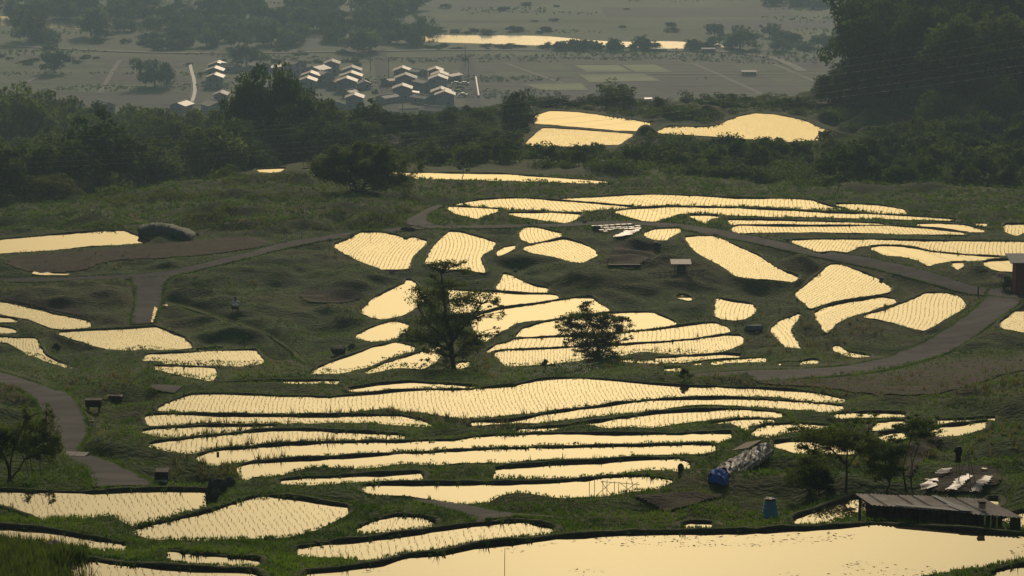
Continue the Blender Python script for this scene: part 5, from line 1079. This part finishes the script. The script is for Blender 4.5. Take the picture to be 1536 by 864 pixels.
mb = MB(); V = [tuple(ax * .0 + sd_ * math.cos(t) * .40 + Vector((0, 0, max(-.1, math.sin(t) * .50)))) for t in np.linspace(-.05, 3.2, 12)] + [tuple(-axn * .22 + Vector((0, 0, .12)))]; mb.add(V, [(i, i + 1, 12) for i in range(11)]); mb.build('blue_end', M['blue'], e)
for t in (.1, .32, .55, .78, .96):
    for s in (-1, 1): mb = MB(); c_ = ax * t + sd_ * s * .56; mb.tube([tuple(c_ + Vector((0, 0, -.3))), tuple(c_ + Vector((0, 0, .5)))], .014, 5); mb.build('post', M['zinc'], e)
mb = MB(); mb.tube([tuple(ax * .25 + sd_ * .56 + Vector((0, 0, .30))), tuple(ax * .98 + sd_ * .56 + Vector((0, 0, .34)))], .016, 5); mb.build('rail', M['zinc'], e)
mb = MB(); slab(mb, tuple(ax * .68 - sd_ * .95 + Vector((0, 0, .62))), tuple(ax * .68 - sd_ * .1 + Vector((0, 0, .8))), tuple(ax * 1.0 - sd_ * .1 + Vector((0, 0, .8))), tuple(ax * 1.0 - sd_ * .95 + Vector((0, 0, .62))), .04); mb.build('lean_to_board', M['wood'], e)
def rock(name, loc, d, m, label, cat, group=None, seed=0, rough=.18):
    me = bpy.data.meshes.new(name); import bmesh; bm = bmesh.new(); bmesh.ops.create_icosphere(bm, subdivisions=3, radius=1)
    for v in bm.verts:
        k = 1 + rough * (math.sin(v.co.x * 3.1 + seed) + math.sin(v.co.y * 4.3 + seed * 2) + math.sin(v.co.z * 3.7 + seed * 3)) * .6; v.co = Vector((v.co.x * d[0] / 2 * k, v.co.y * d[1] / 2 * k, v.co.z * d[2] / 2 * k))
    bm.to_mesh(me); bm.free(); me.materials.append(M[m]); return obj(name, me, None, label, cat, group, loc=loc)
for i, (t, s) in enumerate(((.17, .30), (.30, .22), (.42, .3), (.36, -.2))): q = a0 + ax * t + sd_ * s * -1 * .4 + Vector((0, 0, .58)); rock('weight_stone', q, (.28, .24, .2), 'black', ['dark stone weight nearest the blue end of the rack', 'dark stone weight second from the blue end of the rack', 'large dark stone weight near the middle of the rack', 'dark stone weight on the far side of the rack'][i], 'stone', 'weights on the covered rack', i)
# green net heap: an arched heap following the ground
s_ = np.array([[205, 350], [222, 338], [255, 340], [290, 356]]); p0 = px_at(208, 352); p1 = px_at(292, 360); c0 = (p0 + p1) / 2; wN = (p1 - p0).length; e = None; V = []; nu, nv_ = 30, 14
for i in range(nu + 1):
    t = i / nu
    for j in range(nv_ + 1):
        an = math.pi * j / nv_; q = p0.lerp(p1, t); hh = (1.6 - .35 * t) * (math.sin(math.pi * min(1, t * .82 + .10)) ** .55) * (1 + .05 * math.sin(i * 2.3)) ; yy = -math.cos(an) * 2.6; zz = math.sin(an) * hh; x_ = q.x + .15 * math.sin(j + i * .7); y_ = q.y + 1.2 + yy; V.append((x_, y_, max(terr(x_, y_), q.z - .3) * .5 + q.z * .5 + zz + .05 * math.sin(i * 1.3 + j * 2.1)))
mb = MB(); mb.add(V, [(i * (nv_ + 1) + j, (i + 1) * (nv_ + 1) + j, (i + 1) * (nv_ + 1) + j + 1, i * (nv_ + 1) + j + 1) for i in range(nu) for j in range(nv_)]); ob = mb.build('net_cover', M['net'], None, True, label='pale green net heaped over a mound beside the long pond at the left', cat='net'); ob.modifiers.new('t', 'SOLIDIFY').thickness = .03
# white sheets on the dark plot
Z_ = lambda s: P('R ' + ' '.join('%g,%g' % (1376 + a / 6.17, 640 + b / 6.17) for a, b in (map(float, q.split(',')) for q in s.split())))
for s, lb in (('165,475 200,450 260,425 310,432 290,455 240,472', 'small white plastic sheet farthest left on the dark plot'), ('70,512 110,498 190,500 185,522 120,526', 'thin strip of white sheet above the left sheet'), ('25,600 60,560 110,538 182,548 175,575 110,605 40,625', 'broad white sheet at the near left of the dark plot'),
              ('258,630 330,560 420,480 470,460 512,470 480,510 420,570 350,628', 'long torn white sheet in the middle of the dark plot'), ('485,628 540,560 600,500 630,475 690,475 665,540 610,600 560,628', 'long torn white sheet at the right of the dark plot'), ('590,410 635,415 630,428 600,424', 'tiny white scrap behind the right sheet')):
    p = Z_(s); x, y, z, ok = cast(H, p[:, 0], p[:, 1]); poly = np.stack([x, y], 1); o = drape_poly(poly, 'sheet', 'plastic_sheet', .17, .12)
    if o:
        del o['kind']; o['label'] = lb; o['category'] = 'sheet'; o['group'] = 'white plastic sheets on the dark plot'
        me = o.data; cs = np.empty(len(me.vertices) * 3, np.float32); me.vertices.foreach_get('co', cs); cs = cs.reshape(-1, 3); cs[:, 2] += vnoise(cs[:, 0] * 2.5, cs[:, 1] * 2.5, 3) * .12 + vnoise(cs[:, 0] * 7, cs[:, 1] * 7, 4) * .05; me.vertices.foreach_set('co', cs.ravel()); me.update()
# pole tripod and black bundle
f1 = px_at(1434, 727); f2 = px_at(1457, 739); f3 = px_at(1466, 731); top = (f1 + f2) / 2 + Vector((.18, .3, 1.62)); e = empty('pole_tripod', f1, 'tripod of pale poles standing among the white sheets', 'poles')
for a, k, b in ((f1, 1.0, 1), (f2, 1.0, 0), (f3, 1.0, 0)):
    d = (top - a); mb = MB(); mb.tube([tuple(a - f1 - Vector((0, 0, .1))), tuple(a - f1 + d * 1.05)], [.022, .015], 6); mb.build('pole', M['bamboo'], e)
mb = MB(); t0 = top - f1; mb.tube([tuple(t0 * .9), tuple(t0 + Vector((.1, 0, .15))), tuple(t0 + Vector((.45, .1, .42))), tuple(t0 + Vector((.62, .1, .5)))], .014, 5); mb.build('bent_stick', M['bamboo'], e)
g0 = px_at(1436, 726); e = empty('scarecrow', g0, 'black ragged bundle like a scarecrow on thin stakes left of the pole tripod', 'scarecrow')
for x_ in (-.07, .09): mb = MB(); mb.tube([(x_, 0, -.2), (x_ * .6, 0, 1.1)], .013, 5); mb.build('stake', M['wood'], e)
def skinned(name, joints, edges, rad, m, parent=None, sub=2, loc=None):
    me = bpy.data.meshes.new(name); me.from_pydata(joints, edges, []); me.materials.append(M[m]); o = obj(name, me, parent); 
    if loc is not None: o.location = loc
    md = o.modifiers.new('skin', 'SKIN'); md.use_smooth_shade = True
    for v, r_ in zip(me.skin_vertices[0].data, rad): v.radius = (r_, r_) if not hasattr(r_, '__len__') else r_
    me.skin_vertices[0].data[0].use_root = True; s = o.modifiers.new('sub', 'SUBSURF'); s.levels = s.render_levels = sub; return o
skinned('bundle_cloth', [(0, 0, 1.0), (0, 0, 1.3), (.02, 0, 1.55), (.0, 0, 1.78), (-.2, .03, 1.5), (-.14, 0, 1.08), (.15, .02, 1.45), (.13, 0, .98)], [(0, 1), (1, 2), (2, 3), (2, 4), (0, 5), (2, 6), (0, 7)], [.14, .13, .16, .17, .06, .07, .06, .05], 'black', e, 1)
# crouching person
q = px_at(354, 470) + Vector((0, 0, .12)); e = empty('person', q, 'person in a white top and dark trousers crouching on the grassy slope', 'person', None, R(15)); e.scale = (1.3, 1.3, 1.3)
J = [(0, 0, .33), (0, .06, .48), (0, .12, .66), (0, .16, .78), (0, .17, .86), (0, .19, .98),  # pelvis .. head
     (.11, -.02, .30), (.20, .36, .46), (.20, .30, .10), (.20, .42, .04), (-.11, -.02, .30), (-.20, .36, .46), (-.20, .30, .10), (-.20, .42, .04),
     (.20, .14, .74), (.34, .20, .58), (.30, .42, .50), (.30, .49, .48), (-.20, .14, .74), (-.34, .20, .58), (-.30, .42, .50), (-.30, .49, .48)]
Eg = [(0, 1), (1, 2), (2, 3), (3, 4), (4, 5), (0, 6), (6, 7), (7, 8), (8, 9), (0, 10), (10, 11), (11, 12), (12, 13), (3, 14), (14, 15), (15, 16), (16, 17), (3, 18), (18, 19), (19, 20), (20, 21)]
skinned('body', J, Eg, [.15, .14, .15, .12, .055, .10, .10, .075, .055, .04, .10, .075, .055, .04, .06, .048, .036, .03, .06, .048, .036, .03], 'skin', e)
skinned('shirt', [(0, .02, .42), (0, .06, .50), (0, .12, .66), (0, .155, .77), (.20, .14, .745), (.34, .20, .585), (.31, .34, .53), (-.20, .14, .745), (-.34, .20, .585), (-.31, .34, .53)], [(0, 1), (1, 2), (2, 3), (3, 4), (4, 5), (5, 6), (3, 7), (7, 8), (8, 9)], [.165, .16, .17, .13, .08, .066, .055, .08, .066, .055], 'shirt', e)
skinned('trousers', [(0, 0, .33), (.11, -.02, .31), (.20, .36, .47), (.20, .30, .13), (-.11, -.02, .31), (-.20, .36, .47), (-.20, .30, .13), (0, .03, .42)], [(0, 1), (1, 2), (2, 3), (0, 4), (4, 5), (5, 6), (0, 7)], [.17, .12, .095, .075, .12, .095, .075, .16], 'trousers', e)
mb = MB(); mb.lathe([(.125, 0), (.125, .05), (.09, .12), (.03, .14)], (0, .19, 1.0), 14); mb.lathe([(.19, -.01), (.19, .01), (.12, .03)], (0, .19, 1.0), 14); mb.build('hat', M['hat'], e)
# red shed at the right edge
q = px_at(1548, 441); e = empty('red_shed', q, 'red boarded shed with a grey metal roof cut by the right edge', 'shed'); e.scale = (1.2, 1.2, 1.2); k = F / q.y
for i in range(10): mb = MB(); mb.box((-1.25 + .28 * i, -.02 * (i % 2), 1.25), (.27, .06, 2.7)); mb.build('board', M['red'], e)
mb = MB(); mb.box((.05, 1.0, 1.25), (2.75, 1.9, 2.6)); mb.build('wall', M['red'], e); mb = MB(); slab(mb, (-1.9, -.5, 2.68), (2.0, -.5, 2.68), (2.0, 2.3, 3.0), (-1.9, 2.3, 3.0), .08); mb.build('roof', M['zinc'], e); mb = MB(); mb.box((-.2, -.08, 1.1), (.8, .05, 1.9)); mb.build('door', M['wood'], e)
q = px_at(1502, 424); e = empty('sign_board', q, 'small pale pink board on a short post beside the hedge bush', 'sign'); mb = MB(); mb.box((0, 0, .3), (.05, .05, .8)); mb.build('post', M['wood'], e); mb = MB(); mb.box((0, -.04, .75), (.72, .03, .42)); mb.build('board', mat('pale_pink_board', (.45, .36, .34), .7), e)
def stake(u, v, h_, w_, m, label, cat='post', group=None, name='post'):
    q = px_at(u, v); mb = MB(); mb.tube([(0, 0, -.3), (0, 0, h_ * .6), (.01, 0, h_)], [w_, w_, w_ * .85], 8); mb.lathe([(w_ * 1.25, h_), (w_ * 1.25, h_ + w_), (w_ * .4, h_ + w_ * 1.4)], (0.01, 0, 0), 8); return mb.build(name, M[m], None, label=label, cat=cat, group=group, loc=q)
stake(1467, 445, .95, .07, 'black', 'black post where the two lanes meet at the right'); stake(430, 362, .75, .05, 'white', 'left of the two thin white posts by the lane'); stake(453, 356, .8, .05, 'white', 'right of the two thin white posts by the lane')
stake(757, 868, 1.1, .011, 'wood', 'thin stick standing in the large near pond', 'stick', None, 'stick'); stake(1074, 694, .8, .02, 'wood', 'thin dark stake left of the covered rack'); stake(556, 362, 1.0, .02, 'wood', 'thin stake at the back of the leftmost striped field', 'stake'); stake(276, 597, .4, .04, 'black', 'short dark stake at the left end of the widest terrace', 'stake'); stake(352, 600, .4, .03, 'black', 'short dark stake in the bank of the widest terrace', 'stake')
# black water box and small signs by the left road
q = px_at(141, 617); e = empty('water_box', q, 'black box on a stand beside the left road', 'box'); mb = MB(); mb.box((0, 0, .55), (1.0, .6, .42)); mb.build('box', M['black'], e); mb = MB(); mb.box((0, 0, .78), (1.08, .68, .06)); mb.build('rim', M['rock'], e)
for s in (-.35, .35): mb = MB(); mb.box((s, 0, .12), (.1, .5, .5)); mb.build('leg', M['wood'], e)
q = px_at(172, 600); e = empty('trough', q, 'flat black trough in the grass right of the black box', 'trough'); mb = MB(); mb.box((0, 0, .15), (1.0, .55, .3)); mb.build('body', M['black'], e); mb = MB(); mb.box((0, 0, .31), (.85, .42, .03)); mb.build('cover', M['rock'], e)
for (u, v, lb) in ((138, 641, 'small white plate with a red band on a post beside the left road'),):
    q = px_at(u, v); e = empty('marker_plate', q, lb, 'sign'); mb = MB(); mb.tube([(0, .02, -.2), (0, .02, .42)], .03, 6); mb.build('post', M['black'], e)
    for zz, m_ in ((.36, 'white'), (.28, 'orange'), (.18, 'white')): mb = MB(); mb.box((0, -.03, zz), (.26, .03, .09)); mb.build('band', M[m_], e)
q = px_at(147, 661); mb = MB(); mb.add([(-.05, 0, 0), (.14, 0, .02), (.02, 0, .34), (-.05, .05, 0), (.14, .05, .02), (.02, .05, .34)], [(0, 1, 2), (5, 4, 3), (0, 3, 4, 1), (1, 4, 5, 2), (2, 5, 3, 0)]); mb.build('white_plate', M['white'], None, label='small white triangular plate leaning beside the left road', cat='plate', loc=q)
q = px_at(115, 684); e = empty('drain_slab', q, 'pale concrete drain slab at the bend of the left road', 'slab', None, R(-8))
for i in range(2): mb = MB(); mb.box((-.35 + .62 * i, 0, .06), (.6, .9, .12)); mb.build('slab', M['concrete'], e)
q = px_at(243, 722); e = empty('culvert', q, 'dark culvert with a pale lip at the end of the left road', 'culvert'); mb = MB(); mb.box((0, .2, .22), (.62, .8, .55)); mb.build('headwall', M['rock'], e); mb = MB(); mb.box((.02, -.3, .08), (.5, .25, .08)); mb.build('lip', M['white'], e)
q = px_at(327, 693); e = empty('marker', q, 'small dark marker on a stick in front of a terrace pond at the left', 'marker'); mb = MB(); mb.tube([(0, 0, -.2), (0, 0, .3)], .014, 5); mb.build('stick', M['wood'], e); mb = MB(); mb.box((0, 0, .42), (.13, .03, .26)); mb.build('plate', M['black'], e)
# dark rocks / covered heaps
for k, (u, v, d, lb) in enumerate(((319, 747, (.55, .7, 1.0), 'tall dark boulder at the corner of the near left pond'), (331, 736, (.6, .6, .75), 'dark boulder behind the tall one at the pond corner'), (344, 725, (.5, .5, .5), 'smaller dark boulder on the bank above the pond corner'), (507, 530, (1.3, 1.1, .8), 'dark boulder in the gully left of the middle ponds'), (528, 522, (.7, .7, .5), 'grey boulder right of the dark gully boulder'), (1021, 708, (.35, .3, .5), 'small dark stone at the right end of a lower pond'), (1048, 789, (.75, .4, .22), 'flat dark stone on the bank above the large near pond'), (895, 345, (.9, .8, .6), 'dark stone left of the mulch strips'), (612, 345, (1.3, 1., .6), 'dark earth heap beside the lane above the leftmost striped field'))):
    q = px_at(u, v); rock('boulder', q + Vector((0, 0, d[2] * .25)), d, 'rock', lb, 'boulder', None, k + 3, .22)
for u, v in ((495, 361), (588, 409), (1181, 361), (1322, 419), (877, 334), (773, 407)):
    q = px_at(u, v); rock('pale_stone', q + Vector((0, 0, .1)), (.5, .4, .35), 'concrete', {495: 'pale stone at the left corner of the leftmost striped field', 588: 'pale stone below the leftmost striped field', 1181: 'pale stone at the left tip of the long upper right pond', 1322: 'pale stone above the right striped fields', 877: 'pale stone beside the upper lane', 773: 'pale stone on the bank left of the small middle field'}[u], 'stone', None, u)
# bamboo frame over the lowest long pond
q0 = px_at(884, 746); e = empty('bamboo_frame', q0, 'rickety frame of thin bamboo poles standing at the lower long pond', 'frame'); k = F / q0.y
for i, xp in enumerate((0, 8, 21, 27, 39, 45, 58, 66, 74)): hh = (.95, 1.0, .8, .8, .75, .6, .75, .7, .6)[i]; mb = MB(); mb.tube([(xp / k, .0 + .1 * (i % 2), -.3), (xp / k + .02 * math.sin(i * 3), .1 * (i % 2), hh)], .014, 5); mb.build('pole', M['wood'], e)
mb = MB(); mb.tube([(.5, .05, .72), (78 / k, .05, .58)], .014, 5); mb.build('rail', M['wood'], e)
for a, b in ((.3, 1.0), (1.0, .55), (1.3, 2.2), (2.2, 1.3)): mb = MB(); mb.tube([(a, .06, .05), (b, .06, .7)], .012, 5); mb.build('brace', M['wood'], e)
# kitchen garden on the middle mound: mulch strips, stakes, shelter and fence
Gp = lambda a, b: (890 + a / 7.68, 330 + b / 7.68)
for r_, (s, lb) in enumerate((((-20, 92, 450, 62), 'farthest white mulch strip of the garden'), ((40, 108, 545, 78), 'second white mulch strip from the back of the garden'), ((60, 138, 552, 96), 'third white mulch strip from the back of the garden'), ((110, 158, 520, 116), 'nearest long white mulch strip of the garden'))):
    a = px_at(*Gp(s[0], s[1])); b = px_at(*Gp(s[2], s[3])); e = empty('mulch_strip', a, lb, 'plastic strip', 'white mulch strips of the garden'); n = 7
    for i in range(n):
        c_ = (b - a) * ((i + .5) / n); d = (b - a) * (.40 / n); sd2 = Vector((-(b - a).y, (b - a).x, 0)).normalized() * .22; zz = Vector((0, 0, terr(a.x + c_.x, a.y + c_.y) - a.z - c_.z + .22 )); mb = MB(); slab(mb, c_ - d - sd2 + zz, c_ + d - sd2 + zz, c_ + d + sd2 + zz, c_ - d + sd2 + zz, .04); mb.build('strip_segment', M['sheet'], e)
p = P('R ' + ' '.join('%g,%g' % Gp(a, b) for a, b in ((230, 215), (260, 185), (350, 155), (480, 120), (550, 105), (500, 150), (420, 190), (330, 215)))); x, y, z, ok = cast(H, p[:, 0], p[:, 1]); o = drape_poly(np.stack([x, y], 1), 'sheet', 'plastic_sheet', .2, .25)
if o: del o['kind']; o['label'] = 'crumpled white sheet at the front of the mulch strips'; o['category'] = 'sheet'
for k, (a, b, h_, m_) in enumerate(((168, 535, .75, 'wood'), (225, 400, .7, 'bamboo'), (470, 230, .5, 'white'), (575, 525, .6, 'wood'), (665, 310, .5, 'wood'), (545, 540, .4, 'wood'))):
    q = px_at(*Gp(a, b)); stake(*Gp(a, b), h_, .035, m_, ['thin dark stake at the near left corner of the garden', 'pale stake at the left edge of the garden', 'white stake at the back of the garden', 'thin stake at the near right corner of the garden', 'short stake at the right edge of the garden', 'short stake at the front beam of the garden'][k], 'stake', None, 'stake')
a = px_at(*Gp(170, 545)); b = px_at(*Gp(545, 545)); e = empty('garden_edging', a, 'dark timber edging along the front of the garden', 'edging')
for i in range(3): mb = MB(); c_ = (b - a) * ((i + .5) / 3); mb.box((c_.x, c_.y, c_.z + .15), ((b - a).length / 3 - .03, .14, .32)); mb.build('beam', M['black'], e)
q = px_at(*Gp(1000, 600)); e = empty('shelter', q, 'tiny open shelter with a grey roof on the middle mound', 'shelter'); e.scale = (1.2, 1.2, 1.2)
for s in (-.45, .5): 
    for t in (0, .8): mb = MB(); mb.tube([(s, t, -.3), (s, t, .72)], .035, 6); mb.build('post', M['concrete'], e)
mb = MB(); slab(mb, (-.8, -.3, .74), (.95, -.3, .74), (.95, 1.2, .92), (-.8, 1.2, .92), .06); mb.build('roof', M['roofd'], e); mb = MB(); mb.box((.1, .5, .3), (.7, .5, .6)); mb.build('crate', M['wood'], e)
a = px_at(*Gp(640, 640)); b = px_at(*Gp(1270, 612)); e = empty('rail_fence', a, 'low pale rail fence in front of the tiny shelter', 'fence')
for i in range(11): c_ = (b - a) * (i / 10); zz = terr(a.x + c_.x, a.y + c_.y) - a.z; mb = MB(); mb.tube([(c_.x, c_.y, zz - .2), (c_.x, c_.y, zz + .32 + .06 * (i % 3))], .03, 5); mb.build('post', M['concrete'], e)
mb = MB(); mb.tube([(0, 0, .2), tuple((b - a) * .5 + Vector((0, 0, .28))), tuple((b - a) + Vector((0, 0, .26)))], .04, 5); mb.build('rail', M['concrete'], e)
rock('garden_heap', px_at(*Gp(730, 300)) + Vector((0, 0, .2)), (1.0, .8, .7), 'black', 'dark heap at the right edge of the garden', 'heap', None, 9)
# grey water tank on the slope
q = px_at(1130, 497); e = empty('water_tank', q, 'grey half round tank on the slope right of the middle ponds', 'tank', None, R(12)); e.scale = (1.15, 1.15, 1.15); mb = MB(); n = 10
V = [(sx * .68, -math.cos(math.pi * j / n) * .4, .22 + math.sin(math.pi * j / n) * .3) for sx in (-1, 1) for j in range(n + 1)]; mb.add(V, [(j, j + 1, n + 2 + j, n + 1 + j) for j in range(n)] + [tuple(range(n, -1, -1)), tuple(range(n + 1, 2 * n + 2))]); mb.build('tank_cover', M['zinc'], e, True); mb = MB(); mb.box((0, 0, .05), (1.3, .7, .45)); mb.build('base', M['black'], e)
# bright water in the roadside channels
for s, lb in (('R 232,462 236,465 232,478 229,486 226,485 229,476 230,468', ''), ('R 243,459 252,460 251,462 243,461', ''), ('R 48,413 52,409 60,412 72,411 84,413 104,413 102,415 70,415 55,414', '')):
    p = P(s); x, y, z, ok = cast(H, p[:, 0], p[:, 1]); poly = np.stack([x, y], 1); drape_poly(poly, 'water', 'channel_water', .16, .12)
# litter of flowers in front
def flower(u, v, m, label, n, h_, seed):
    q = px_at(u, v); g = np.random.default_rng(seed); e = empty('iris', q, label, 'flower'); V = blades(g.normal(0, .1, 22), g.normal(0, .1, 22), np.zeros(22), np.full(22, h_ * .8), np.full(22, .03), np.full(22, .4), 1); obj('leaf_clump', mesh_np('leaf_clump', V, np.arange(len(V)).reshape(-1, 3), [M['leaf2']]), e)
    for i in range(n):
        cx, cy, cz = g.normal(0, .12), g.normal(0, .08), h_ * g.uniform(.6, 1.05); V = leafcloud(np.array([cx]), np.array([cy]), np.array([cz]), np.array([.055]), 12, .07); obj('bloom', mesh_np('bloom', V, np.arange(len(V)).reshape(-1, 3), [M[m]]), e)
flower(84, 828, 'purple', 'purple iris flowering on the bank at the lower left', 9, .42, 1); flower(72, 824, 'yellow', 'yellow iris flowering left of the purple one', 6, .42, 2)
q = px_at(862, 560); g = np.random.default_rng(5); e = empty('flowering_bush', q, 'low white flowering bush at the foot of the bushy tree', 'bush'); n = 40; V = leafcloud(g.normal(0, 1.0, n), g.normal(0, .4, n), g.uniform(0, .6, n), np.full(n, .22), 14, .08); obj('foliage', mesh_np('foliage', V, np.arange(len(V)).reshape(-1, 3), [M['leaf2']]), e)
n = 60; V = leafcloud(g.normal(0, 1.0, n), g.normal(0, .4, n), g.uniform(.1, .65, n), np.full(n, .16), 6, .06); obj('blossom', mesh_np('blossom', V, np.arange(len(V)).reshape(-1, 3), [M['petal']]), e)
# props under the orchard tree
for i, (u, v, lb) in enumerate(((43, 716, 'bent prop stick farthest left under the orchard tree'), (49, 713, 'middle prop stick under the orchard tree'), (62, 714, 'right bent prop stick under the orchard tree'))):
    q = px_at(u, v); mb = MB(); mb.tube([(0, 0, -.1), (-.05, 0, .5), (-.22 + .1 * i, 0, 1.0)], .02, 5); mb.build('prop_stick', M['wood'], None, label=lb, cat='stick', group='props under the orchard tree', loc=q)
print('things', time.time() - T00)
# ------------------------------------------------------------------ the haze over the valley
mb = MB(); mb.box((0, 2290, -66), (11400, 4660, 142))
hm = bpy.data.materials.new('haze_air'); hm.use_nodes = True; hn = hm.node_tree; hn.nodes.clear()
ho = hn.nodes.new('ShaderNodeOutputMaterial'); pv = hn.nodes.new('ShaderNodeVolumePrincipled'); pv.inputs['Color'].default_value = (.49, .74, 1.0, 1)
pv.inputs['Density'].default_value = .00022; pv.inputs['Anisotropy'].default_value = .2
hn.links.new(pv.outputs[0], ho.inputs['Volume'])
hz = mb.build('haze', hm, kind='stuff'); hz['label'] = 'thin evening haze filling the valley air'
print('objects', len(sc.objects), 'time', time.time() - T00)
